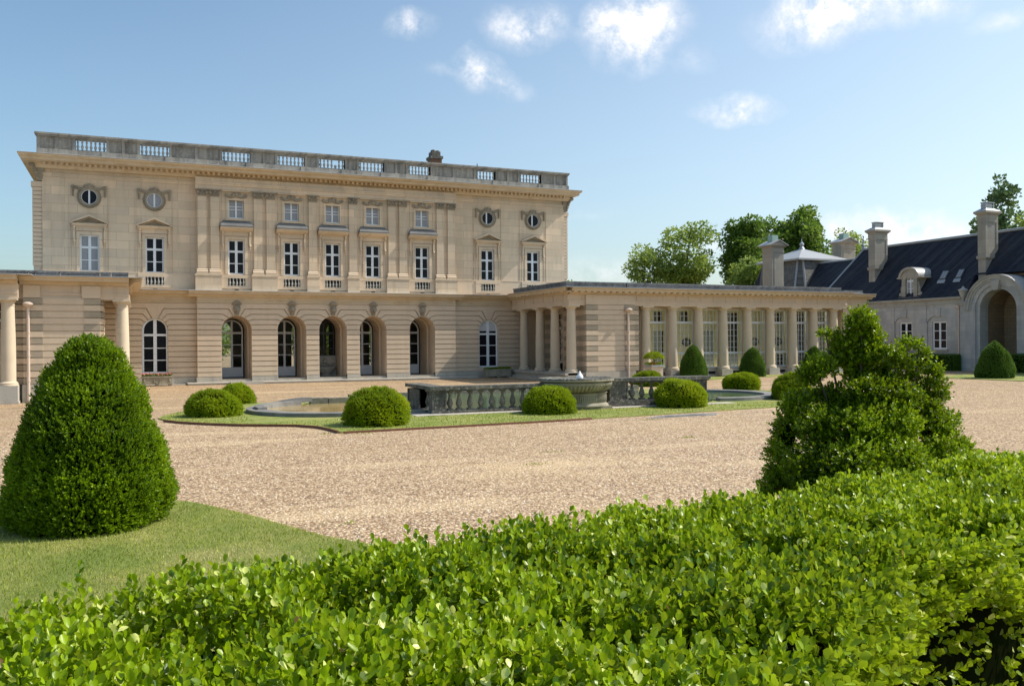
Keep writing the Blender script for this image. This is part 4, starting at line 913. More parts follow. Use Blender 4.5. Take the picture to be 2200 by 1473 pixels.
w.build('dormer_roof', M['leadlight'], dm)
window(dm, c2 - .37, c2 + .37, 5.66, 7.29, XS + .12, [6.3], mp=MAPB, rad=.36, transom=6.88, pane='panecurtain', mull=.08, fw=.05, name='dormer_window')
# skylights and a small roof vent row
for y0, y1 in ((47.55, 47.05), (46.15, 45.72)):
    f = MB(); g = MB(); l = MB()
    def sl(mb, ya, yb, xa, xb, h): mb.add([(xa, ya, rz_at(xa) + h), (xa, yb, rz_at(xa) + h), (xb, yb, rz_at(xb) + h), (xb, ya, rz_at(xb) + h), (xa, ya, rz_at(xa) - .02), (xa, yb, rz_at(xa) - .02), (xb, yb, rz_at(xb) - .02), (xb, ya, rz_at(xb) - .02)], [(0, 1, 2, 3), (0, 3, 7, 4), (1, 5, 6, 2), (0, 4, 5, 1), (2, 6, 7, 3), (4, 7, 6, 5)])
    sl(f, y0 + .05, y1 - .05, 55.55, 56.02, .10); o = f.build('skylight', M['iron'], st)
    sl(g, y0 - .03, (y0 + y1) / 2 + .015, 55.59, 55.98, .115); sl(g, (y0 + y1) / 2 - .015, y1 + .03, 55.59, 55.98, .115); 
    g.build('pane', M['panecurtain'], o); sl(l, y0 + .08, y1 - .08, 55.4, 55.54, .05); l.build('flashing', M['lead'], o)
w = MB(); w.add([(54.0, 56.3, 5.75), (54.0, 58.6, 5.75), (56.0, 58.6, 6.6), (56.0, 56.3, 6.6), (56.5, 56.3, 5.7), (56.5, 58.6, 5.7)], [(0, 1, 2, 3), (3, 2, 5, 4), (0, 3, 4), (1, 5, 2), (0, 4, 5, 1)]); w.build('glass_lantern', M['leadlight'], st)
# ---------------------------------------------------------------- corner pavilion behind the gallery
pv = empty('corner_pavilion', (58.5, 65.5, 0), 'square pavilion with patchy pale slate mansard and low zinc cap topped by a finial', 'pavilion')
w = MB(); x0, x1, y0, y1 = 55.0, 62.0, 61.9, 69; w.box(x0 + .2, x1 - .2, y0 + .2, y1 - .2, 0, 6.3); w.build('wall', M['grey'], pv)
w = MB(); ch = .75; s = .95
lo = [(x0 + ch, y0), (x1, y0), (x1, y1), (x0, y1), (x0, y0 + ch)]; hi = [(x0 + ch + s * .55, y0 + s), (x1 - s, y0 + s), (x1 - s, y1 - s), (x0 + s, y1 - s), (x0 + s, y0 + ch + s * .55)]
w.add([(a, b, 6.2) for a, b in lo] + [(a, b, 9.7) for a, b in hi], [(0, 1, 6, 5), (1, 2, 7, 6), (2, 3, 8, 7), (3, 4, 9, 8), (4, 0, 5, 9), (5, 6, 7, 8, 9)])
w.build('mansard', M['slatepale'], pv)
w = MB()
for i in (0, 1, 4): w.tube([(*lo[i], 6.2), (*hi[i], 9.7)], .10, 6)
pts = [(x0 + .45, y0 + .55), (x1 - .45, y0 + .55), (x1 - .45, y1 - .55), (x0 + .45, y1 - .55)]
w.add([(a, b, 9.7) for a, b in pts] + [(a, b, 9.86) for a, b in pts] + [(58.5, 65.5, 11.1)], [(3, 2, 1, 0), (0, 1, 5, 4), (1, 2, 6, 5), (2, 3, 7, 6), (3, 0, 4, 7), (4, 5, 8), (5, 6, 8), (6, 7, 8), (7, 4, 8)])
w.build('cap_roof', M['leadlight'], pv)
w = MB(); w.lathe(58.5, 65.5, [(.3, 11.0), (.22, 11.2), (.1, 11.3), (.22, 11.45), (.2, 11.6), (.06, 11.7), (.04, 11.9), (.01, 12.1)], 10); w.build('finial', M['lead'], pv, True)
def ped_chimney(nm, cx, cy, a, b, z0, zt, mt='stablestone', along=False, prn=pv):
    w = MB(); w.box(cx - a, cx + a, cy - b, cy + b, z0, zt - .9)
    w.box(cx - a + .22, cx + a - .22, cy - b - .03, cy - b + .05, z0, zt - 1.1); w.box(cx - a - .05, cx + a + .05, cy - b - .05, cy + b + .05, zt - .9, zt - .82); w.box(cx - a - .02, cx + a + .02, cy - b - .02, cy + b + .02, zt - .82, zt - .5)
    w.frus(cx, cy, zt - .5, zt - .32, a + .02, b + .02, a + .28, b + .24)
    w.prism([(cx - a - .3, zt - .32), (cx + a + .3, zt - .32), (cx, zt + .12)], cy - b - .15, cy + b + .15)
    o = w.build('chimney', M[mt], prn)
    w = MB()
    for sg in (-1, 1): w.prism([(cx + sg * (a + .36), zt - .32), (cx + sg * (a + .36), zt - .26), (cx, zt + .20), (cx, zt + .13)], cy - b - .26, cy + b + .26)
    w.build('gable_cap', M['leadlight'], o); w = MB(); w.box(cx - .32, cx + .32, cy - .3, cy + .3, zt, zt + .62); w.build('flue_cover', M['copper'], o)
ped_chimney('c', 50.95, 60.6, .62, .62, 4, 10.85); ped_chimney('d', 64.2, 66.0, .88, .6, 7, 12.2)
w = MB(); w.add([(50.0, 61.5, 6.0), (52, 61.5, 6.0), (52, 63, 6.0), (50.0, 63, 6.0), (51.0, 62.2, 8.6)], [(0, 1, 4), (1, 2, 4), (2, 3, 4), (3, 0, 4), (3, 2, 1, 0)]); w.box(52.2, 52.9, 62.3, 62.9, 6, 8.3); w.build('small_roof', M['slate'], pv)
# ================================================================ ground
def ss(t): t = np.clip(t, 0, 1); return t * t * (3 - 2 * t)
def gz(x, y): return -.30 * ss((.3 - x) / 5) * ss((y - 37) / 7) + .12 * ss((x - 29) / 15)
def sheet(name, xs, ys, mat, z=0):
    X, Y = np.meshgrid(xs, ys); V = np.stack([X, Y, gz(X, Y) + z], -1).reshape(-1, 3); nx = len(xs)
    F = [(j * nx + i, j * nx + i + 1, (j + 1) * nx + i + 1, (j + 1) * nx + i) for j in range(len(ys) - 1) for i in range(nx - 1)]
    me = bpy.data.meshes.new(name); me.from_pydata(V.tolist(), [], F); me.materials.append(mat); o = bpy.data.objects.new(name, me); COL.objects.link(o); return o
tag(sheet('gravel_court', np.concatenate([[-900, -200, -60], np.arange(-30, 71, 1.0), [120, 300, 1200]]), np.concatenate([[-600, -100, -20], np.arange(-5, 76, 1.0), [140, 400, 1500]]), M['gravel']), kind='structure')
def smooth_closed(pts, n=6):
    out = []; m = len(pts)
    for i in range(m):
        p0, p1, p2, p3 = [np.array(pts[(i + k) % m], float) for k in (-1, 0, 1, 2)]
        for t in np.arange(n) / n: out.append(tuple(.5 * ((2 * p1) + (-p0 + p2) * t + (2 * p0 - 5 * p1 + 4 * p2 - p3) * t * t + (-p0 + 3 * p1 - 3 * p2 + p3) * t ** 3)))
    return out
def lawn(name, pts, h=.035, edging=None, wob=.05):
    P = []
    for i, (x, y) in enumerate(pts): P.append((x + random.uniform(-wob, wob), y + random.uniform(-wob, wob)))
    bm = bmesh.new(); vs = [bm.verts.new((x, y, 0)) for x, y in P]; f = bm.faces.new(vs)
    bmesh.ops.triangulate(bm, faces=[f]); 
    for v in bm.verts: v.co.z = float(gz(v.co.x, v.co.y)) + h
    r = bmesh.ops.extrude_edge_only(bm, edges=[e for e in bm.edges if e.is_boundary])
    for v in r['geom']:
        if isinstance(v, bmesh.types.BMVert): v.co.z -= .08
    me = bpy.data.meshes.new(name); bm.to_mesh(me); bm.free(); me.materials.append(M['turf']); o = bpy.data.objects.new(name, me); COL.objects.link(o); tag(o, kind='structure'); return o
def inside(poly, X, Y):
    c = np.zeros(len(X), bool); n = len(poly)
    for i in range(n):
        x1, y1 = poly[i]; x2, y2 = poly[(i + 1) % n]
        if y1 == y2: continue
        m = ((y1 > Y) != (y2 > Y)) & (X < (x2 - x1) * (Y - y1) / (y2 - y1) + x1); c ^= m
    return c
near = smooth_closed([(-9, 15.6), (-5, 15.7), (-2, 15.6), (-.4, 15.0), (.58, 14.25), (1.05, 13.5), (1.58, 12.3), (1.95, 11.3), (2.4, 10.4), (3.3, 9.4), (5, 8.9), (7.5, 10.0), (10, 10.6), (12.5, 9.6), (14.5, 8.4), (20, 8), (26, 8), (26, 3), (10, 2.2), (2, 1.4), (-9, .6)], 4)
lawn('lawn', near)
fl = [(.94, 29.4), (1.35, 28.5), (2.0, 27.6), (2.9, 26.7), (3.7, 26.2), (4.4, 25.75), (4.85, 25.0), (5.0, 24.2), (5.08, 23.35)]
front = [(8.6, 23.5), (12, 23.75), (16, 24.3), (20, 24.9), (24.2, 25.2)]
fr = [(24.3, 26.2), (24.9, 27.0), (26.2, 27.9), (27.4, 29.1), (28.0, 30.6), (27.9, 32.2), (27.2, 33.9), (25.6, 36.0), (22.4, 38.0), (18, 39.2), (14.6, 39.5), (10.5, 38.9), (6.8, 37.5), (4.5, 36.3), (2.2, 34.4), (1.1, 32.0), (.75, 30.6)]
island = fl + front + fr
lawn('lawn_island', island, wob=.04)
galawn = [(31.0, 43.8), (36, 44.6), (41, 45.6), (46, 45.9), (50.5, 45.9), (50.5, 47.3), (31.3, 47.2)]; lawn('lawn_strip', galawn)
stlawn = smooth_closed([(43.6, 37.6), (45, 38.8), (49, 39.8), (53.2, 39.6), (54, 34), (54, 20), (44, 18), (43.2, 26), (43.6, 33)], 3); lawn('lawn_east', stlawn)
lawn('lawn_garden', [(-20, 70), (60, 70), (60, 130), (-20, 130)])
# rusty edging strip along the island
w = MB(); pts = [(p[0], p[1]) for p in fl]
def strip(w, pts, z0, z1, t=.035):
    for (xa, ya), (xb, yb) in zip(pts[:-1], pts[1:]):
        dx, dy = xb - xa, yb - ya; l = math.hypot(dx, dy); nx, ny = -dy / l * t / 2, dx / l * t / 2
        w.plan([(xa - nx, ya - ny), (xb - nx, yb - ny), (xb + nx, yb + ny), (xa + nx, ya + ny)], z0, z1)
strip(w, [(p[0] - .05, p[1] - .05) for p in fl], -.02, .075); o = w.build('lawn_edging', M['edging']); tag(o, 'curved rusty metal edging strip along the left of the island lawn', 'edging', 'rusty edging strips')
w = MB(); strip(w, [(5.15, 23.2), (8.6, 23.42), (12, 23.67), (13.0, 23.84)], -.02, .06); o = w.build('lawn_edging', M['edging']); tag(o, 'straight rusty edging strip along the front of the island lawn', 'edging', 'rusty edging strips')
w = MB(); w.plan([(14.6, 23.3), (17.3, 23.35), (17.8, 24.0), (15.6, 23.95)], -.02, .012); w.plan([(15.4, 23.45), (17.0, 23.5), (17.2, 23.85), (15.8, 23.8)], .012, .035); o = w.build('stone_slab', M['rim']); tag(o, 'flat grey stone slab lying in the gravel before the island lawn', 'slab')
# ================================================================ pool, rims, balustrade, bowl
w = MB(); w.box(8.6, 20.8, 28.35, 37.2, .02, .07); 
w.lathe(22.3, 31.3, [(2.72, .02), (2.72, .066)], 40)
o = w.build('pool_water', M['water']); tag(o, kind='structure')
w = MB(); w.lathe(6.9, 31.3, [(2.72, .02), (2.72, .076)], 40); o = w.build('basin_water', M['shallow']); tag(o, kind='structure')  # left basin, with the facade's ochre reflection in its colour
def rimarc(w, cx, cy, r0, r1, a0, a1, z0, z1, n=30, zf=None):
    for k in range(n):
        a = a0 + (a1 - a0) * k / n; b = a0 + (a1 - a0) * (k + 1) / n; P = lambda q, r: (cx + r * math.cos(q), cy + r * math.sin(q))
        zz = z1 if zf is None else zf((a + b) / 2); w.plan([P(a, r0), P(a, r1), P(b, r1), P(b, r0)], z0, zz)
pr = empty('pool_rim', (14.6, 32, 0), 'low worn stone rim around the shallow pool on the island lawn', 'pool rim')
w = MB(); rimarc(w, 6.9, 31.3, 2.7, 3.3, .62 * PI, 1.62 * PI, -.02, .16); rimarc(w, 6.9, 31.3, 2.7, 3.02, .60 * PI, 1.05 * PI, .16, .24, 14); rimarc(w, 6.9, 31.3, 2.84, 3.2, .56 * PI, .74 * PI, .16, .34, 12, zf=lambda q: .17 + .16 * math.sin(min(1, (.76 * PI - q) / (.2 * PI)) * PI / 2))
w.box(7.6, 9.0, 28.1, 28.5, -.02, .16)
o = w.build('curved_rim', M['rim'], pr)
w = MB(); rimarc(w, 22.3, 31.3, 2.7, 3.3, -.62 * PI, .38 * PI, -.02, .16); w.build('curved_rim', M['rim'], pr)
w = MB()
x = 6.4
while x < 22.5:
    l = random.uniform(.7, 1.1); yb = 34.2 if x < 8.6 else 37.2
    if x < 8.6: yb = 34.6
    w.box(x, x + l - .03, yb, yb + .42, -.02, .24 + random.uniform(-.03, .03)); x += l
w.box(8.5, 8.85, 34.6, 37.4, -.02, .22); w.box(20.6, 20.95, 34.0, 37.4, -.02, .22); w.build('straight_rim', M['balstone'], pr)  # darker stone than the curved rims, puts the far rim's shade into its colour
w = MB(); w.box(8.75, 21.0, 27.1, 27.62, .0, .05); w.box(8.4, 9.4, 27.1, 31.0, .0, .048); w.build('paving', M['step'], pr)
def rail_panel(w, x0, x1, y0, y1, z0, z1):
    w.box(x0, x1, y0, y1, z0, z1)
def balustrade(x0, x1, zb, posts, bals, label, ret=None):
    r = empty('balustrade', ((x0 + x1) / 2, 27.9, 0), label, 'balustrade', 'stone balustrade beside the pool'); zt = zb + .95; y0, y1 = 27.70, 28.10
    w = MB(); w.box(x0, x1, y0 - .05, y1 + .05, zb - .06, zb + .13)
    if ret: w.box(ret - .22, ret + .22, y1 + .05, 30.6, zb - .04, zb + .13)
    w.build('base_course', M['lichen'], r)
    w = MB(); w.box(x0 - .06, x1 + .06, y0 - .08, y1 + .08, zt - .12, zt); w.box(x0 - .02, x1 + .02, y0 - .03, y1 + .03, zt - .17, zt - .12)
    if ret: w.box(ret - .28, ret + .30, y1 + .08, 30.7, zt - .12, zt - .002)
    w.build('handrail', M['lichen'], r)
    for a, b in posts:
        w = MB(); w.box(a, b, y0 + .03, y1 - .03, zb + .13, zt - .17); w.box(a - .0, b, y0 + .0, y0 + .03, zb + .13, zb + .19); w.box(a, b, y0, y0 + .03, zt - .24, zt - .17); w.box(a, a + .05, y0, y0 + .03, zb + .19, zt - .24); w.box(b - .05, b, y0, y0 + .03, zb + .19, zt - .24)
        for q in range(26): w.blob(random.uniform(a + .09, b - .09), y0 + .03, random.uniform(zb + .23, zt - .28), random.uniform(.015, .04), .02, random.uniform(.01, .03), 5, 3)
        w.build('post', M['lichen'], r)
    for x in bals:
        w = MB(); baluster_mb(w, x, 27.9, zb + .13, zt - .17, .108, 12); w.build('baluster', M['balstone'], r, True)
    if ret:
        for y in (28.45, 28.85): w = MB(); baluster_mb(w, ret, y, zb + .13, zt - .17, .108, 12); w.build('baluster', M['balstone'], r, True)
        w = MB(); w.box(ret - .2, ret + .2, 29.15, 30.55, zb + .13, zt - .17); w.box(ret - .24, ret + .24, 29.15, 29.25, zb + .13, zt - .17); w.box(ret - .24, ret + .24, 30.45, 30.55, zb + .13, zt - .17); w.build('post', M['lichen'], r)
balustrade(9.08, 13.45, .0, [(9.12, 9.62)], [9.66 + .14, 10.12, 10.52, 10.92, 11.32, 11.72, 12.10, 12.48, 12.86], 'lichened stone balustrade left of the bowl, with a short return at its end', 9.35)
balustrade(15.75, 20.15, .12, [(15.85, 16.62), (19.65, 20.1)], [16.9, 17.32, 17.74, 18.16, 18.58, 19.0, 19.4], 'dark stone balustrade right of the bowl behind a clipped dome')
b = empty('stone_bowl', (14.5, 27.6, 0), 'wide shallow stone fountain bowl on a block base between two balustrades', 'fountain bowl')
w = MB(); w.box(13.62, 15.55, 27.0, 28.5, -.05, .14); w.lathe(14.6, 27.75, [(1.12, .14), (1.1, .2), (1.02, .24), (1.02, .56), (1.08, .60), (.9, .64)], 36, 1, .8)
for k in range(42):
    a = -PI + PI * k / 41; w.blob(14.6 + 1.03 * math.cos(a), 27.75 + .82 * math.sin(a), .40, .030, .03, .15, 6, 4)
w.build('base_block', M['bowl'], b, True)
w = MB(); w.lathe(14.5, 27.75, [(.78, .60), (.98, .64), (1.22, .76), (1.33, .90), (1.34, .96), (1.26, .985), (1.35, 1.0), (1.40, 1.03), (1.40, 1.07), (1.35, 1.10), (1.26, 1.10), (1.15, 1.02), (.2, .90), (.02, .88)], 56, 1, .85)
for k in range(56):
    a = 2 * PI * k / 56; w.tube([(14.5 + .96 * math.cos(a), 27.75 + .82 * math.sin(a), .645), (14.5 + 1.21 * math.cos(a), 27.75 + 1.03 * math.sin(a), .76), (14.5 + 1.325 * math.cos(a), 27.75 + 1.125 * math.sin(a), .90)], [.03, .05, .03], 5)
w.build('basin', M['bowl'], b, True)
w = MB(); w.lathe(14.5, 27.75, [(1.33, 1.005), (1.385, 1.02), (1.40, 1.06), (1.38, 1.11), (1.3, 1.125), (1.24, 1.09)], 48, 1, .85)
for k in range(60):
    a = 2 * PI * k / 60; w.blob(14.5 + 1.33 * math.cos(a), 27.75 + 1.13 * math.sin(a), 1.11, .07, .06, random.uniform(.015, .03), 6, 4)
w.build('mossy_lip', M['lichen'], b, True)
w = MB(); w.lathe(14.42, 27.3, [(.05, 1.08), (.12, 1.12), (.13, 1.18), (.10, 1.23), (.05, 1.29), (.035, 1.34), (.008, 1.38)], 12, 1, .8); w.blob(14.32, 27.3, 1.14, .06, .05, .05, 8, 5)
m, nt, bb = new_mat('white_marble'); bb.inputs['Base Color'].default_value = (.85, .85, .85, 1); bb.inputs['Roughness'].default_value = .4
o = w.build('spout', m, None, True); tag(o, 'small white pointed spout sitting in the stone bowl', 'spout')
# ================================================================ plants
def surf_points(n, prof, cx, cy, sx=1, sy=1, z0=0, wob=.04, seed=0):
    """random points on a solid of revolution; prof = [(r, z)]"""
    pr_ = np.array(prof, float); seg = np.hypot(np.diff(pr_[:, 0]), np.diff(pr_[:, 1])); ar = seg * (pr_[1:, 0] + pr_[:-1, 0]) / 2
    i = RNG.choice(len(seg), n, p=ar / ar.sum()); ra, rb = pr_[i, 0], pr_[i + 1, 0]; t = RNG.random(n)
    r = ra + (rb - ra) * t; z = pr_[i, 1] + (pr_[i + 1, 1] - pr_[i, 1]) * t; a = RNG.random(n) * 2 * PI
    dr, dz = rb - ra, pr_[i + 1, 1] - pr_[i, 1]; nl = np.hypot(dr, dz)
    nr, nz = dz / nl, -dr / nl
    P = np.stack([r * np.cos(a) * sx, r * np.sin(a) * sy, z], 1); Nn = unit(np.stack([nr * np.cos(a), nr * np.sin(a), nz], 1))
    P = P + Nn * (vnoise(P, 5.0, seed) * wob + vnoise(P, 13.0, seed + 1) * wob * .5)[:, None]
    return P + np.array([cx, cy, z0]), Nn
def core(name, prof, cx, cy, sx, sy, z0, parent, k=.93, wob=.04, seed=0):
    w = MB(); w.lathe(0, 0, [(max(r * k, .001), z * (k * .5 + .5 if z > .3 else 1)) for r, z in prof], 28, sx, sy)
    V = np.array(w.v); V = V + unit(V * [1, 1, .3]) * (vnoise(V, 5.0, seed) * wob)[:, None]; w.v = [tuple(p) for p in (V + [cx, cy, z0])]
    return w.build(name, M['core'], parent, True)  # solid dark core that blocks light inside the shrub
def topiary(name, label, cat, grp, cx, cy, prof, mat, n_sprig, leaf, stem=.06, nl=6, sx=1, sy=1, wob=.035, seed=0, spread=.9, up=.25, width=1.0, corek=.93):
    z0 = float(gz(cx, cy)); o = empty(name, (cx, cy, z0), label, cat, grp)
    P, Nn = surf_points(n_sprig, prof, cx, cy, sx, sy, z0, wob, seed)
    d = unit(Nn + np.array([0, 0, up])); dp = RNG.random(n_sprig)
    P = P - Nn * (stem * (.4 + 1.1 * dp ** 1.5))[:, None]
    lp, ld, ln, ls, ix = sprigs(P, d, nl, stem, leaf, spread)
    base = .45 + .25 * vnoise(P, 3.0, seed + 5) + RNG.normal(0, .12, n_sprig); t = base[ix] + RNG.normal(0, .14, len(lp))
    leaves('foliage', lp, ld, ln, ls, M[mat], o, t, width=width)
    core('shade_core', prof, cx, cy, sx, sy, z0, o, corek, wob, seed); return o
def dome(r, h): return [(r * .90, 0.0), (r * .985, h * .15), (r, h * .30), (r * .97, h * .48), (r * .88, h * .65), (r * .72, h * .81), (r * .48, h * .93), (r * .22, h * .985), (.01, h)]
def conep(r, h): return [(r * .93, 0), (r, h * .12), (r * .98, h * .25), (r * .86, h * .45), (r * .66, h * .66), (r * .42, h * .84), (r * .2, h * .95), (.01, h)]
D = 'dome topiaries around the island lawn'
def fit(p0, p1, pt, y):                                     # survey: centre, radius and height of a clipped shrub standing on the line Y = y
    x = proj_x((p0 + p1) / 2, y); dep_ = x * -CR[0][2] + y * -CR[1][2]; r = (p1 - p0) / 2 / FPX * dep_; v_ = view_dir((p0 + p1) / 2, pt); h = EYE + v_[2] / v_[1] * y - float(gz(x, y)); return x, r, h
for k, (p0, p1, pt, y, lb) in enumerate([
    (397, 518, 836, 30.6, 'yellow green box dome at the left end of the island lawn'), (470, 547, 822, 36.7, 'small box dome half hidden behind the leftmost dome'),
    (736, 880, 831, 25.0, 'box dome on the lawn front, left of the stone balustrade'), (1118, 1238, 827, 26.3, 'box dome before the stone bowl and its left balustrade'),
    (1403, 1522, 814, 26.7, 'broad box dome before the right balustrade'), (1551, 1632, 799, 34.6, 'box dome at the far right of the island lawn, in front of a cone'),
    (1657, 1741, 803, 27.9, 'box dome partly hidden behind the ragged bush'), (1352, 1426, 795, 40.2, 'box dome peeping over the right balustrade beside a stone planter')]):
    x, r, h = fit(p0, p1, pt, y); topiary('box_dome', lb, 'topiary', D, x, y, dome(r - .055, h - .05), 'yew', 7000, .042, .075, 5, seed=20 + k, wob=.06)
Cn = 'clipped cones before the gallery and the stable'
for k, (p0, p1, pt, y, lb) in enumerate([(1459, 1520, 738, 46.4, 'clipped cone before the gallery, left of the other two there'), (1587, 1646, 744, 45.6, 'clipped cone in the middle of three before the gallery columns'),
    (1721, 1777, 741, 46.3, 'clipped cone before the right end of the gallery, partly behind the ragged bush'), (2097, 2178, 731, 35.3, 'wide clipped cone on grass before the arched recess of the stable')]):
    x, r, h = fit(p0, p1, pt, y); topiary('cone_topiary', lb, 'topiary', Cn, x, y, conep(r - .06, h - .05), 'cone', 9000, .06, .07, 4, seed=40 + k, wob=.04)
# the big cone on the left
topiary('big_cone_topiary', 'tall dark green box cone on the lawn at the left, largest of all', 'topiary', None, -.52, 12.95,
        [(.90, .03), (.99, .15), (1.02, .35), (.99, .6), (.92, .95), (.81, 1.3), (.655, 1.7), (.48, 2.05), (.33, 2.3), (.16, 2.45), (.01, 2.51)], 'boxdeep', 19000, .038, .085, 7, wob=.04, seed=3, up=.7, width=1.1, corek=.90)
# the ragged bush on the right
rb = empty('ragged_bush', (8.0, 7.78, 0), 'ragged overgrown box bush with a loose top at the right behind the hedge', 'bush')
ax = np.array([CR[0][0], CR[1][0], 0]); ax /= np.linalg.norm(ax); fw_ = np.array([-CR[0][2], -CR[1][2], 0]); fw_ /= np.linalg.norm(fw_)
BC = np.array([8.0, 7.78, 0.])
dist = 11.0
def at_px(px, py, dd=0.): 
    r = view_dir(px, py); h = np.array([r[0], r[1], 0]) @ fw_; t = (BC @ fw_ + dd) / h; return np.array([0, 0, EYE]) + r * t
bl = [  # px, py, radius px (x, z), depth offset, density
    (1850, 692, 32, 30, 0, 1), (1868, 728, 30, 30, .1, 1), (1815, 738, 34, 28, .05, .9), (1872, 762, 34, 26, .0, 1), (1812, 772, 42, 28, .1, 1), (1771, 722, 17, 6, 0, .35), (1762, 795, 34, 26, -.1, .9), (1790, 845, 26, 16, .1, .7), (1735, 815, 28, 24, 0, .8),
    (1915, 765, 34, 16, -.1, .7), (1957, 744, 26, 16, 0, .7), (1985, 762, 10, 8, 0, .4), (1935, 785, 44, 16, .1, .6), (1862, 792, 44, 24, .2, 1), (1895, 815, 34, 20, .1, 1), (1845, 815, 34, 22, .1, 1), (1950, 815, 26, 16, .1, .8), (1930, 860, 50, 30, -.2, 1), (1880, 880, 60, 34, -.2, 1), (1800, 890, 50, 34, 0, 1), (1975, 880, 40, 30, .0, 1), (1890, 960, 70, 44, -.4, 1), (2003, 800, 24, 20, .0, .7),
    (1860, 838, 44, 26, -.25, .8), (1915, 838, 36, 26, -.1, .8), (2005, 842, 34, 34, .1, .8), (1748, 856, 34, 24, .2, .8), (1712, 872, 34, 30, 0, .8), (1820, 868, 44, 22, .2, .7), (1965, 870, 30, 24, 0, .6),
    (1695, 925, 34, 40, .1, .9), (1760, 920, 46, 40, -.3, .8), (1842, 920, 52, 42, -.5, .8), (1925, 915, 48, 40, -.45, .8), (2005, 912, 42, 38, -.1, .8), (2045, 905, 14, 24, .1, .6),
    (1680, 990, 34, 50, .0, .9), (1745, 1005, 56, 46, -.5, .85), (1835, 1005, 62, 50, -.8, .85), (1930, 1000, 62, 50, -.7, .85), (2015, 985, 52, 48, -.3, .85), (2060, 965, 24, 32, .0, .8),
    (1672, 1060, 40, 50, .0, 1), (1780, 1085, 80, 52, -.7, .9), (1900, 1085, 80, 52, -.9, .9), (2010, 1060, 64, 52, -.4, .9), (1720, 1130, 70, 50, -.2, 1), (1980, 1130, 90, 50, -.3, 1), (1850, 1160, 90, 50, -.3, .8),
    (1790, 985, 60, 40, .5, .5), (1930, 1000, 60, 40, .5, .5), (1860, 1070, 110, 50, .6, .8)]
PP, DD = [], []
cen = at_px(1865, 960)
for px, py, rx, rz_, dd, den in bl:
    c0 = at_px(px, py, dd); sx_ = max(rx - 7, 6) / FPX * dist; sz_ = max(rz_ - 5, 5) / FPX * dist; n = int(den * 520 * (sx_ * sz_ / .045) ** .9) + 22
    q = unit(RNG.normal(0, 1, (n, 3))); rr = (.35 + .75 * RNG.random(n))[:, None]
    sy_ = max(sx_, sz_) * .9
    off = q * rr * np.array([sx_, sy_, sz_]); off = off[:, 0:1] * ax + off[:, 1:2] * fw_ + off[:, 2:3] * np.array([0, 0, 1.])
    P = c0 + off; PP.append(P); DD.append(unit(.7 * unit(off) + .5 * unit(P - (cen - [0, 0, .6])) + [0, 0, .45]))
PP = np.concatenate(PP); DD = np.concatenate(DD); ok = PP[:, 2] > .03; PP, DD = PP[ok], DD[ok]
lp, ld, ln, ls, ix = sprigs(PP, DD, 6, .085, .043, .95, .4)
leaves('foliage', lp, ld, ln, ls, M['bush'], rb, (.46 + .2 * vnoise(PP, 2.5, 9) + RNG.normal(0, .14, len(PP)))[ix] + RNG.normal(0, .14, len(lp)), tmpl=LEAF4, faces=LEAF4F, width=1.15)
w = MB()
for px, py, rx, rz_ in ((1690, 940, 16, 26), (1770, 935, 28, 26), (1850, 935, 34, 26), (1930, 930, 32, 26), (2005, 920, 24, 24), (1690, 1010, 22, 40), (1750, 1020, 40, 36), (1840, 1025, 46, 40), (1935, 1015, 46, 38), (2010, 1000, 36, 36), (1850, 1100, 150, 60)):
    c0 = at_px(px, py, 0); w.blob(c0[0], c0[1], c0[2], rx / FPX * dist, rx / FPX * dist, rz_ / FPX * dist, 10, 7, .2)
w.v = [(a, b_, max(c, .0)) for a, b_, c in w.v]; w.build('shade_core', M['core'], rb, True)  # dark solid blobs added inside the bush for depth and shade
w = MB(); g0 = np.array([BC[0], BC[1], 0.])
for px, py, dd in [(1850, 690, 0), (1775, 722, 0), (1975, 745, 0), (2000, 790, .1), (2060, 900, 0), (1680, 980, 0), (1700, 900, .1), (1760, 810, 0), (1930, 860, -.2), (2040, 960, 0), (1880, 800, 0), (1820, 860, .3), (1900, 930, -.2), (1760, 940, -.2)]:
    e_ = at_px(px, py, dd); mid = g0 * .45 + e_ * .55 + np.array([random.uniform(-.1, .1), random.uniform(-.1, .1), -.15]); q1 = g0 * .8 + mid * .2 + np.array([0, 0, .2])
    w.tube([tuple(g0 + [0, 0, 0]), tuple(q1), tuple(mid), tuple(e_)], [.06, .045, .022, .008], 6)
w.build('branch', M['bark'], rb, True)
# ---------------------------------------------------------------- the foreground hedge
hz = 1.76
def far_y(x): return 2.70 + .16 * x + .03 * np.sin(2.1 * x) + .02 * np.sin(5.3 * x)
def near_y(x): return np.where(x < .75, .62 + .5 * x, np.where(x < 2.2, 1.01 + .625 * (x - .75), 1.916 + .27 * (x - 2.2))) + .03 * np.sin(4 * x)
hd = empty('box_hedge', (1.8, 2.2, 0), 'bright green leafy box hedge filling the foreground', 'hedge')
nS = 44500; X = RNG.uniform(-3.2, 7.4, nS * 2); keep = RNG.random(nS * 2) < np.where(X > 3.5, .75, 1); X = X[keep][:nS]
y0_, y1_ = near_y(X), far_y(X); Y = y0_ + (y1_ - y0_) * RNG.random(len(X))
edge = np.minimum(Y - y0_, y1_ - Y); rnd = np.clip(edge / .16, 0, 1); top = hz - .09 * (1 - rnd) ** 2 + .018 * vnoise(np.stack([X, Y, X * 0], 1), 3.5, 4) + .010 * vnoise(np.stack([X, Y, X * 0], 1), 11, 5)
dv = vnoise(np.stack([X, Y, X * 0], 1), 6.0, 8)
hole = np.clip((-dv - .18) * 2.2, 0, 1); tuft = vnoise(np.stack([X, Y, X * 0], 1), 17.0, 21)
dep = RNG.random(len(X)) ** 1.3 * .11 + hole * .11 + np.clip(tuft, -.8, 1) * .022
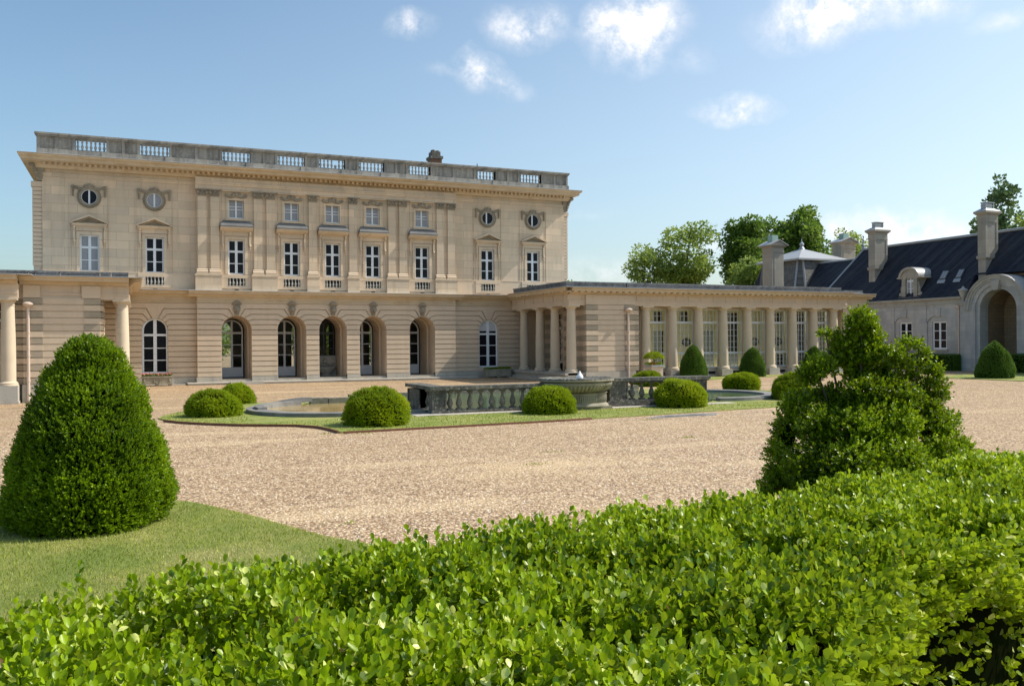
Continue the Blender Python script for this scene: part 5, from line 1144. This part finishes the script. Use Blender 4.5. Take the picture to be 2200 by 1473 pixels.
Z = top - .06 - dep; out = np.where((Y - y0_) < (y1_ - Y), -1, 1) * (1 - rnd) * .9
P = np.stack([X, Y, Z], 1); d = np.stack([RNG.normal(0, .25, len(X)), out + RNG.normal(0, .25, len(X)), np.ones(len(X)) * 1.0], 1)
# near flank and far flank
nF = 3000; Xf = RNG.uniform(-3.2, 7.4, nF); Zf = hz - .05 - 1.0 * RNG.random(nF) ** 1.6; Yf = near_y(Xf) + .05 + .05 * RNG.random(nF) + .03 * vnoise(np.stack([Xf, Zf, Xf * 0], 1), 6, 6); Pf = np.stack([Xf, Yf, Zf], 1); df = np.stack([RNG.normal(0, .3, nF), -np.ones(nF), np.full(nF, .5)], 1)
nB = 11500; Xb = RNG.uniform(-3.2, 7.4, nB); Zb = hz - .06 - 1.5 * RNG.random(nB); Yb = far_y(Xb) - .05 * RNG.random(nB); Pb = np.stack([Xb, Yb, Zb], 1); db = np.stack([RNG.normal(0, .3, nB), np.ones(nB), np.full(nB, .5)], 1)
P = np.concatenate([P, Pf, Pb]); d = np.concatenate([d, df, db])
# a few leggy shoots
for x, y, h in ((-.13, 2.62, .09), (.22, 2.6, .05), (4.35, 3.25, .07), (4.55, 3.3, .09), (.85, 2.6, .04), (1.5, 2.75, .04), (1.75, 2.8, .05)):
    for q in range(2): P = np.concatenate([P, [[x + random.uniform(-.01, .01), y - .05, hz - .05 + h * q * .4]]]); d = np.concatenate([d, [[random.uniform(-.1, .1), 0, 1.5]]])
lp, ld, ln, ls, ix = sprigs(P, d, 7, .080, .0285, .85, .30)
t = (.50 + .18 * vnoise(P, 3.0, 12) + RNG.normal(0, .16, len(P)))[ix] + RNG.normal(0, .18, len(lp)) + .02
t = np.where(RNG.random(len(t)) < .0012, 0, np.maximum(t, .02)); leaves('foliage', lp, ld, ln, ls, M['box'], hd, t, tmpl=LEAF8, faces=LEAF8F, width=.98, smooth=True, tmin=0)
w = MB(); xs = np.linspace(-3.1, 7.3, 38)
for xa, xb in zip(xs[:-1], xs[1:]):
    ya, yb, yc, ydd = float(near_y(np.array(xa))) + .13, float(near_y(np.array(xb))) + .13, float(far_y(xb)) - .11, float(far_y(xa)) - .11
    w.plan([(xa, ya), (xb, yb), (xb, yc), (xa, ydd)], 0, hz - .24)
w.build('shade_core', M['core'], hd)  # solid near-black block under the leaves, makes the shade in the hedge gaps
w = MB()
for px, py, l in ((1262, 1440, .09), (1275, 1455, .07), (190, 1400, .09)):
    r = view_dir(px, py); t_ = (hz - .10 - EYE) / r[2]; p = np.array([0, 0, EYE]) + r * t_
    w.tube([tuple(p - [0, 0, .06]), tuple(p + [.0, .0, .0]), tuple(p + [-l * .3, .02, l * .5])], [.004, .003, .0015], 5); w.tube([tuple(p), tuple(p + [l * .25, .01, l * .4])], [.003, .001], 5)
w.build('bare_twig', M['barkpale'], hd, True)
# ---------------------------------------------------------------- dark hedges before the stable
def block_hedge(label, x0, x1, y0, y1, h, n=9000):
    o = empty('clipped_hedge', ((x0 + x1) / 2, (y0 + y1) / 2, .1), label, 'hedge', 'dark clipped hedges before the stable'); a, b = x1 - x0, y1 - y0
    f = RNG.random(n); P = np.zeros((n, 3)); Q = np.zeros((n, 3)); s1 = (f < .3); s2 = (f >= .3) & (f < .75); s3 = f >= .75
    u, v_ = RNG.random(n), RNG.random(n)
    P[s1] = np.stack([x0 + a * u[s1], y0 + b * v_[s1], np.full(s1.sum(), h)], 1); Q[s1] = [0, 0, 1]
    P[s2] = np.stack([np.full(s2.sum(), x0), y0 + b * u[s2], h * v_[s2]], 1); Q[s2] = [-1, 0, .2]
    P[s3] = np.stack([x0 + a * u[s3], np.full(s3.sum(), y0), h * v_[s3]], 1); Q[s3] = [0, -1, .2]
    P[:, 2] += .1; P += RNG.normal(0, .02, (n, 3)); lp, ld, ln, ls, ix = sprigs(P, Q, 4, .07, .06, .9)
    leaves('foliage', lp, ld, ln, ls, M['cone'], o, RNG.random(len(lp)) * .8)
    w = MB(); w.box(x0 + .03, x1, y0 + .03, y1, 0, h + .07); w.build('shade_core', M['core'], o)  # solid dark block, inner shade of the hedge put into its colour
block_hedge('dark clipped hedge under the stable windows, left of the portal', 53.7, 54.6, 44.9, 54.5, 1.12)
block_hedge('dark clipped hedge right of the arched portal at the picture edge', 53.7, 54.4, 30.0, 40.6, 1.2)
# ---------------------------------------------------------------- flower boxes and planters
def flower_box(x, y, L_, lab, pet):
    z0 = float(gz(x, y)); o = empty('flower_box', (x, y, z0), lab, 'planter', 'stone flower boxes under the arched windows')
    w = MB(); w.box(x - L_ / 2, x + L_ / 2, y - .28, y + .28, z0 + .12, z0 + .50); w.box(x - L_ / 2 - .04, x + L_ / 2 + .04, y - .32, y + .32, z0 + .50, z0 + .58); w.box(x - L_ / 2 - .02, x + L_ / 2 + .02, y - .30, y + .30, z0 + .10, z0 + .16)
    for sx_ in (-L_ / 2 + .1, 0, L_ / 2 - .1): w.box(x + sx_ - .1, x + sx_ + .1, y - .25, y + .25, z0 - .02, z0 + .12)
    ringpts = [(x + .17 * math.cos(q), z0 + .32 + .13 * math.sin(q)) for q in np.linspace(0, 2 * PI, 14)]
    for p in ringpts: w.blob(p[0], y - .29, p[1], .035, .03, .035, 5, 4)
    for sx_ in (-1, 1): w.blob(x + sx_ * L_ * .42, y - .29, z0 + .33, .05, .03, .13, 6, 5)
    w.build('trough', M['bowl'], o)
    n = 1400; P = np.stack([x + RNG.uniform(-L_ / 2, L_ / 2, n), y + RNG.uniform(-.28, .2, n), z0 + .56 + .12 * RNG.random(n)], 1); q = RNG.normal(0, .6, (n, 3)) + [0, 0, 1]
    leaves('leafy_stems', P, q, RNG.normal(0, 1, (n, 3)), np.full(n, .07), M['boxdeep'] if pet != 'petal' else M['cone'], o)
    n = 260 if pet == 'petal' else 26; P = np.stack([x + RNG.uniform(-L_ / 2, L_ / 2, n), y + RNG.uniform(-.33, .2, n), z0 + .66 + .08 * RNG.random(n)], 1)
    leaves('petals', P, RNG.normal(0, 1, (n, 3)), RNG.normal(0, 1, (n, 3)), np.full(n, .055), M[pet], o, width=1.6)
flower_box(1.32, 55.15, 1.62, 'carved stone trough of pink flowers under the left arched window', 'petal'); flower_box(22.85, 55.3, 1.85, 'shaded stone trough of low plants under the right arched window', 'redpetal')
def planter(x, y, lab, z0, s=1, boxy=True):
    o = empty('potted_tree', (x, y, z0), lab, 'potted tree', 'stone tubs with cloud pruned little trees')
    w = MB(); w.frus(x, y, z0, z0 + .08, .42 * s, .42 * s, .42 * s, .42 * s); w.box(x - .34 * s, x + .34 * s, y - .34 * s, y + .34 * s, z0 + .08, z0 + .18)
    w.box(x - .38 * s, x + .38 * s, y - .38 * s, y + .38 * s, z0 + .18, z0 + .78 * s); w.build('tub', M['rustic'], o)
    w = MB(); w.box(x - .44 * s, x + .44 * s, y - .44 * s, y + .44 * s, z0 + .78 * s, z0 + .88 * s); w.build('tub_rim', M['lead'], o)
    w = MB(); w.tube([(x, y, z0 + .8 * s), (x + .04, y, z0 + 1.05 * s), (x - .03, y, z0 + 1.25 * s)], [.05, .04, .03], 6); w.tube([(x, y, z0 + 1.0 * s), (x + .25, y, z0 + 1.25 * s)], [.03, .015], 6); w.build('trunk', M['bark'], o, True)
    n = 1500; q = unit(RNG.normal(0, 1, (n, 3))); q[:, 2] = np.abs(q[:, 2]) - .15; P = np.array([x, y, z0 + 1.28 * s]) + q * [.64 * s, .5 * s, .42 * s] * (.7 + .3 * RNG.random(n))[:, None]
    lp, ld, ln, ls, ix = sprigs(P, q + [0, 0, .5], 4, .06, .05); leaves('crown', lp, ld, ln, ls, M['yew'], o)
    n = 500; P = np.stack([x + RNG.uniform(-.45, .4, n) * s, y + RNG.uniform(-.4, .4, n) * s, z0 + (.88 + .14 * RNG.random(n)) * s], 1)
    leaves('underplanting', P, RNG.normal(0, .7, (n, 3)) + [0, 0, 1], RNG.normal(0, 1, (n, 3)), np.full(n, .08), M['boxdeep'], o)
    n = 14; P = np.stack([x - .4 * s + RNG.uniform(-.08, .3, n), y - .4 * s + RNG.uniform(-.05, .05, n), z0 + (.95 + .1 * RNG.random(n)) * s], 1); leaves('petals', P, RNG.normal(0, 1, (n, 3)), RNG.normal(0, 1, (n, 3)), np.full(n, .07), M['redpetal'], o, width=1.6)
planter(29.45, 46.0, 'stone tub with a flat topped little tree before the gallery', .02, 1.05); planter(-2.95, 42.0, 'little tree peeping out behind the left of the big cone', -.2, 1.0)
o = empty('wall_planter', (26.8, 52.3, 1.5), 'small terracotta wall planter hanging on the portico wall between two doors', 'wall planter')
w = MB(); w.lathe(26.65, 52.3, [(.12, 1.4), (.2, 1.5), (.2, 2.15), (.24, 2.2), (.2, 2.22)], 10); w.build('pot', M['brick'], o, True)
n = 160; P = np.stack([26.65 + RNG.uniform(-.2, .2, n), 52.3 + RNG.uniform(-.2, .2, n), 2.2 + .2 * RNG.random(n)], 1); leaves('leafy_stems', P, RNG.normal(0, .6, (n, 3)) + [0, 0, 1], RNG.normal(0, 1, (n, 3)), np.full(n, .12), M['cone'], o)
w = MB(); w.lathe(26.4, 52.9, [(.2, .5), (.3, .55), (.34, .9), (.36, .95), (.3, .97)], 12); o = w.build('dark_pot', M['black'], None, True); tag(o, 'small dark pot standing by the portico wall behind the columns', 'pot')
# ---------------------------------------------------------------- trees
def tree(name, label, base, zc, rad, h, mat, nclump, seed, trunk_h=None, leaf=.34, per=120, clump=1.0, grp='trees behind the gallery and stable', squash=1.0, lob=.35, sprays=False):
    r = np.random.default_rng(seed); x, y = base; o = empty(name, (x, y, 0), label, 'tree', grp)
    q = unit(r.normal(0, 1, (nclump, 3))); rr = (.35 + .65 * r.random(nclump) ** .6); rr *= 1 + lob * vnoise(q, 2.2, seed)
    C_ = np.array([x, y, zc]) + q * rr[:, None] * np.array([rad, rad, h]) * np.array([1, squash, 1])
    PP_, DD_, TT = [], [], []
    for c in C_:
        s = clump * (.7 + .6 * r.random()); n = int(per * s * s); qq = unit(r.normal(0, 1, (n, 3))); p = c + qq * (.45 + .55 * r.random(n))[:, None] * s * np.array([1, 1, .62])
        PP_.append(p); DD_.append(unit(qq + r.normal(0, .5, (n, 3)) + ([0, 0, .8] if sprays else [0, 0, -.1]))); TT.append(np.full(n, .45 + .22 * r.normal()))
    P = np.concatenate(PP_); n = len(P)
    leaves('crown', P, np.concatenate(DD_), r.normal(0, 1, (n, 3)) + [0, 0, 1], leaf * (.6 + .7 * r.random(n)), M[mat], o, np.concatenate(TT) + r.normal(0, .18, n), width=1.25)
    w = MB(); th = trunk_h or zc; rt = rad * .075 + .1
    w.tube([(x, y, -.1), (x + .1, y, th * .4), (x - .1, y + .1, th * .8), (x, y, zc + h * .3)], [rt * 1.3, rt, rt * .8, rt * .25], 9); tk = w.build('trunk', M['bark'], o, True)
    w = MB()
    for i in r.choice(nclump, min(14, nclump), replace=False):
        c = C_[i]; a = np.array([x, y, th * (.55 + .3 * r.random())]); m_ = a * .5 + c * .5 + [0, 0, -.25 * r.random() * rad * .5]; w.tube([tuple(a), tuple(m_), tuple(c)], [rt * .45, rt * .28, rt * .08], 6)
    w.build('limb', M['bark'], o, True); return o
def tpx(px, py, depth):                                     # survey: where something at this depth stands
    r = view_dir(px, py); t_ = depth / (r @ -CR[:, 2]); return np.array([0, 0, EYE]) + r * t_
def tree_px(name, label, px, pyt, pyb, wpx, depth, mat, n, seed, **k):
    a = tpx(px, pyt, depth); b_ = tpx(px, pyb, depth); R_ = wpx / 2 / FPX * depth; h = (a[2] - b_[2]) / 2
    return tree(name, label, (b_[0], b_[1]), b_[2] + h, R_, h, mat, n, seed, **k)
tree_px('broadleaf_tree', 'pale airy broadleaf tree with a tall rounded crown above the gallery roof', 1468, 490, 640, 118, 98, 'tree1', 105, 1, per=85, clump=1.0, leaf=.30)
tree_px('broadleaf_tree', 'smaller pale airy tree, leftmost above the gallery roof', 1385, 525, 650, 66, 97, 'tree1', 48, 2, per=75, clump=.95, leaf=.28)
tree_px('broadleaf_tree', 'dark broadleaf tree left of the tallest crown behind the pavilion', 1602, 462, 650, 98, 100, 'tree2', 115, 3, per=130, clump=1.05, leaf=.32)
tree_px('broadleaf_tree', 'tallest dense green tree, its crown rising behind the pavilion chimneys', 1696, 458, 640, 132, 104, 'tree2', 185, 4, per=130, clump=1.1, leaf=.32)
tree_px('broadleaf_tree', 'low pale green tree touching the pavilion chimney', 1612, 560, 660, 92, 88, 'tree1', 60, 5, per=130, clump=.9, leaf=.28)
tree_px('broadleaf_tree', 'light green tree between the pavilion and the first stable chimney', 1828, 490, 640, 62, 110, 'tree1', 46, 6, per=80, clump=1.0, leaf=.3)
tree_px('broadleaf_tree', 'dark rounded tree low behind the gabled chimney and the slate roof', 1768, 530, 640, 70, 112, 'tree2', 50, 7, per=120, clump=1.0, leaf=.3)
tree_px('conifer_tree', 'feathery conifer behind the stable roof at the right', 2150, 405, 640, 82, 104, 'spruce', 95, 8, per=75, clump=.85, leaf=.42, sprays=True)
tree_px('conifer_tree', 'small feathery conifer tip left of the right hand chimney', 2098, 470, 640, 30, 102, 'spruce', 26, 9, per=80, clump=.7, leaf=.4, sprays=True)
tree_px('broadleaf_tree', 'green tree cut by the right edge above the stable ridge', 2212, 440, 640, 60, 98, 'tree1', 50, 10, per=110, clump=1.0, leaf=.3)
tree_px('broadleaf_tree', 'sprig of light foliage beside the right end of the mansion', 1222, 585, 700, 44, 100, 'tree1', 22, 11, per=55, clump=.7, leaf=.25)
for k, (x, y) in enumerate([(11.5, 84), (17.6, 84), (24, 86), (6, 92)]):
    tree('garden_tree', ['green garden tree seen through the leftmost arch', 'green garden tree seen through the middle arch', 'garden tree seen through the fourth arch', 'garden tree far behind the mansion hall'][k], (x, y), 3.4, 3.1, 3.0, 'tree1', 60, 30 + k, per=90, clump=1.0, leaf=.3, grp='garden trees behind the mansion')
# ---------------------------------------------------------------- grass blades on the near lawn
n = 150000; X = RNG.uniform(-6, 3.4, n * 2); Y = 16 - RNG.random(n * 2) ** .8 * 10.5; k = inside(near, X, Y) & (Y > 5.2 + .0 * X); X, Y = X[k][:n], Y[k][:n]; n = len(X)
P = np.stack([X, Y, gz(X, Y) + .03], 1); pt = vnoise(np.stack([X, Y, X * 0], 1), 1.6, 15) * .22 + vnoise(np.stack([X, Y, X * 0], 1), 5, 16) * .12
eb = RNG.integers(0, len(near), 16000); e0 = np.array(near)[eb]; e1 = np.array(near)[(eb + 1) % len(near)]; eq = e0 + (e1 - e0) * RNG.random((16000, 1)) + RNG.normal(0, .045, (16000, 2)); eq = eq[(eq[:, 0] < 4) & (eq[:, 0] > -6) & (eq[:, 1] > 6)]
P = np.concatenate([P, np.stack([eq[:, 0], eq[:, 1], gz(eq[:, 0], eq[:, 1])], 1)]); pt = np.concatenate([pt, np.full(len(eq), .22)]); n = len(P)
o = leaves('grass_blades', P, RNG.normal(0, .45, (n, 3)) * [1, 1, 0] + [0, 0, 1], RNG.normal(0, 1, (n, 3)), .024 + .030 * RNG.random(n), M['grass'], None, .58 + pt * 1.3 + RNG.normal(0, .2, n), tmpl=np.array([[-.1, 0, 0], [.1, 0, 0], [0, 1, .15]]), faces=[(0, 1, 2)], width=1.0); tag(o, kind='stuff')
n = 60000; X = RNG.uniform(.8, 28, n); Y = RNG.uniform(23.2, 39.4, n); k = inside(island, X, Y) & ~((X > 3.4) & (X < 25.7) & (Y > 27.0)); X, Y = X[k], Y[k]; n = len(X)
P = np.stack([X, Y, gz(X, Y) + .03], 1); o = leaves('grass_blades', P, RNG.normal(0, .4, (n, 3)) * [1, 1, 0] + [0, 0, 1], RNG.normal(0, 1, (n, 3)), .03 + .04 * RNG.random(n), M['grass'], None, .5 + .2 * vnoise(P, 1.2, 18) + RNG.normal(0, .2, n), tmpl=np.array([[-.22, 0, 0], [.22, 0, 0], [0, 1, .15]]), faces=[(0, 1, 2)]); tag(o, kind='stuff')
n = 115000; q = RNG.random(n); Y = 8.5 + 22 * q ** 1.35; X = -3 + (Y * .95 + 5) * RNG.random(n); k = ~inside(near, X, Y) & ~inside(island, X, Y); X, Y = X[k], Y[k]; n = len(X); P = np.stack([X, Y, gz(X, Y) - .002], 1)
PEB = np.array([[.5, 0, 0], [0, .5, 0], [-.5, 0, 0], [0, -.4, 0], [.05, .03, .42]])
o = leaves('loose_stones', P, RNG.normal(0, 1, (n, 3)) * [1, 1, .15], np.tile([[0, 0, 1.]], (n, 1)) + RNG.normal(0, .2, (n, 3)), .014 + .022 * RNG.random(n) ** 1.5, M['pebble'], None, .60 + .24 * RNG.normal(0, 1, n), tmpl=PEB, faces=[(0, 1, 4), (1, 2, 4), (2, 3, 4), (3, 0, 4)]); tag(o, kind='stuff')
n = 260; cs = [(7.2, 15.6), (8.4, 17.2), (4.6, 23.3), (5.6, 22.9), (10.5, 23.3), (3.2, 26.1), (12.6, 18.2), (2.6, 11.6), (14.5, 22.9)]
q = RNG.integers(0, len(cs), n); P = np.concatenate([np.array(cs)[q] + RNG.normal(0, 1, (n, 2)) * [.16, .05], np.zeros((n, 1))], 1)
o = leaves('gravel_weeds', P, RNG.normal(0, .6, (n, 3)) + [0, 0, 1], RNG.normal(0, 1, (n, 3)), .02 + .03 * RNG.random(n), M['grass'], None); tag(o, kind='stuff')
# ================================================================ daylight
SD = Vector((1, -.215, 1.10)).normalized(); EL = math.asin(SD.z); AZ = math.atan2(SD.x, SD.y)
sl_ = bpy.data.lights.new('sun', 'SUN'); sl_.energy = 3.7; sl_.angle = math.radians(.53); sl_.color = (1, .93, .83)
so = bpy.data.objects.new('sun', sl_); COL.objects.link(so); so.rotation_euler = SD.to_track_quat('Z', 'Y').to_euler(); so.location = (40, 0, 60)
W = bpy.data.worlds.new('World'); scene.world = W; W.use_nodes = True; nt = W.node_tree; bg = nt.nodes['Background']; bg.inputs[1].default_value = .15
sky = nt.nodes.new('ShaderNodeTexSky'); sky.sky_type = 'NISHITA'; sky.sun_disc = False; sky.sun_elevation = EL; sky.sun_rotation = AZ; sky.air_density = 1.0; sky.dust_density = 2.2; sky.ozone_density = 1.2; sky.altitude = 60
tc = nt.nodes.new('ShaderNodeTexCoord'); vec = tc.outputs['Generated']
def dotv(v, vec_):
    d = nt.nodes.new('ShaderNodeVectorMath'); d.operation = 'DOT_PRODUCT'; L(nt, vec_, d.inputs[0]); d.inputs[1].default_value = tuple(v); return d.outputs['Value']
nz = nt.nodes.new('ShaderNodeTexNoise'); nz.inputs['Scale'].default_value = 7; nz.inputs['Detail'].default_value = 8; nz.inputs['Roughness'].default_value = .6; L(nt, vec, nz.inputs['Vector'])
sb = nt.nodes.new('ShaderNodeVectorMath'); sb.operation = 'SUBTRACT'; L(nt, nz.outputs['Color'], sb.inputs[0]); sb.inputs[1].default_value = (.5, .5, .5)
sc_ = nt.nodes.new('ShaderNodeVectorMath'); sc_.operation = 'SCALE'; sc_.inputs['Scale'].default_value = .07; L(nt, sb.outputs[0], sc_.inputs[0])
ad = nt.nodes.new('ShaderNodeVectorMath'); ad.operation = 'ADD'; L(nt, vec, ad.inputs[0]); L(nt, sc_.outputs[0], ad.inputs[1]); wv = ad.outputs[0]
fine = noise(nt, vec, 34, 9, .66)
clouds = [(872, 55, 44, 24, .65, 0), (1130, 48, 84, 40, .75, 0), (1375, 70, 80, 62, 1.25, 20), (1320, 55, 75, 32, .9, 0), (1390, 110, 45, 50, .9, 0), (1035, 150, 50, 34, .8, -15), (1090, 172, 50, 24, .6, -20), (960, 150, 50, 12, .3, 0), (1580, 250, 70, 24, 1.0, 0), (1590, 235, 34, 24, .9, 0), (1640, 250, 36, 12, .5, 0), (1480, 140, 50, 28, .30, 0),
          (1790, 10, 130, 60, 1.2, 10), (1760, 55, 70, 26, .9, 0), (1960, -5, 90, 40, .7, 0), (1930, 505, 110, 38, 1.5, -5), (2000, 520, 90, 34, 1.3, 0), (1790, 500, 45, 24, 1.0, 0), (1540, 525, 30, 16, .5, 0), (1290, 585, 90, 40, .5, 0), (2160, 25, 60, 20, .4, 0), (1280, 470, 46, 10, .18, 0),
          (-700, 150, 260, 60, .8, 0), (3100, 300, 300, 80, .8, 0), (-1600, 300, 300, 60, .8, 0), (400, -900, 300, 120, .8, 0)]
mask = None
for px, py, rx, ry, s, rot in clouds:
    c = view_dir(px, py); right = np.cross(c, [0, 0, 1]); right /= np.linalg.norm(right); up = np.cross(right, c); a = math.radians(rot); r2 = right * math.cos(a) + up * math.sin(a); u2 = -right * math.sin(a) + up * math.cos(a)
    k1 = mth(nt, 'POWER', mth(nt, 'ABSOLUTE', mth(nt, 'MULTIPLY', dotv(r2, wv), FPX / rx)), 2); k2 = mth(nt, 'POWER', mth(nt, 'ABSOLUTE', mth(nt, 'MULTIPLY', dotv(u2, wv), FPX / ry)), 2)
    v_ = mth(nt, 'MULTIPLY', mth(nt, 'SUBTRACT', 1.45, mth(nt, 'SQRT', mth(nt, 'ADD', k1, k2))), s)
    fr_ = mth(nt, 'GREATER_THAN', dotv(c, vec), .5); v_ = mth(nt, 'MULTIPLY', mth(nt, 'MAXIMUM', v_, 0), fr_); mask = v_ if mask is None else mth(nt, 'MAXIMUM', mask, v_)
cm = mth(nt, 'MULTIPLY', mask, mth(nt, 'MULTIPLY_ADD', fine, 3.4, -1.05)); cm = mth(nt, 'MINIMUM', mth(nt, 'MAXIMUM', cm, 0), 1); cm = mth(nt, 'MULTIPLY', mth(nt, 'POWER', cm, 1.25), .93)
vc = view_dir(2500, 420); vr = np.cross(vc, [0, 0, 1]); vr /= np.linalg.norm(vr); vu = np.cross(vr, vc)
vl = mth(nt, 'SQRT', mth(nt, 'ADD', mth(nt, 'POWER', mth(nt, 'ABSOLUTE', mth(nt, 'MULTIPLY', dotv(vr, vec), FPX / 1900)), 2), mth(nt, 'POWER', mth(nt, 'ABSOLUTE', mth(nt, 'MULTIPLY', dotv(vu, vec), FPX / 900)), 2)))
veil = mth(nt, 'MULTIPLY', mth(nt, 'MULTIPLY', mth(nt, 'MAXIMUM', mth(nt, 'SUBTRACT', 1, vl), 0), mth(nt, 'GREATER_THAN', dotv(vc, vec), 0)), .26)
cm = mth(nt, 'MAXIMUM', cm, mth(nt, 'ADD', mth(nt, 'MULTIPLY', cm, .75), veil)); cm = mth(nt, 'MINIMUM', cm, .97)
L(nt, mixc(nt, cm, sky.outputs[0], (CW, CW * 1.0, CW * 1.02)), bg.inputs[0]) if False else None
CW = 5.3
L(nt, mixc(nt, cm, mixc(nt, 1, sky.outputs[0], (.745, .845, .835), 'MULTIPLY'), (CW, CW * 1.0, CW * 1.02)), bg.inputs[0])
vs = scene.view_settings; vs.view_transform = 'Standard'; vs.look = 'None'; vs.exposure = .50; vs.gamma = 1; scene.display_settings.display_device = 'sRGB'
scene.cycles.max_bounces = 8; scene.cycles.diffuse_bounces = 4; scene.cycles.glossy_bounces = 3; scene.cycles.transparent_max_bounces = 10; scene.cycles.transmission_bounces = 3
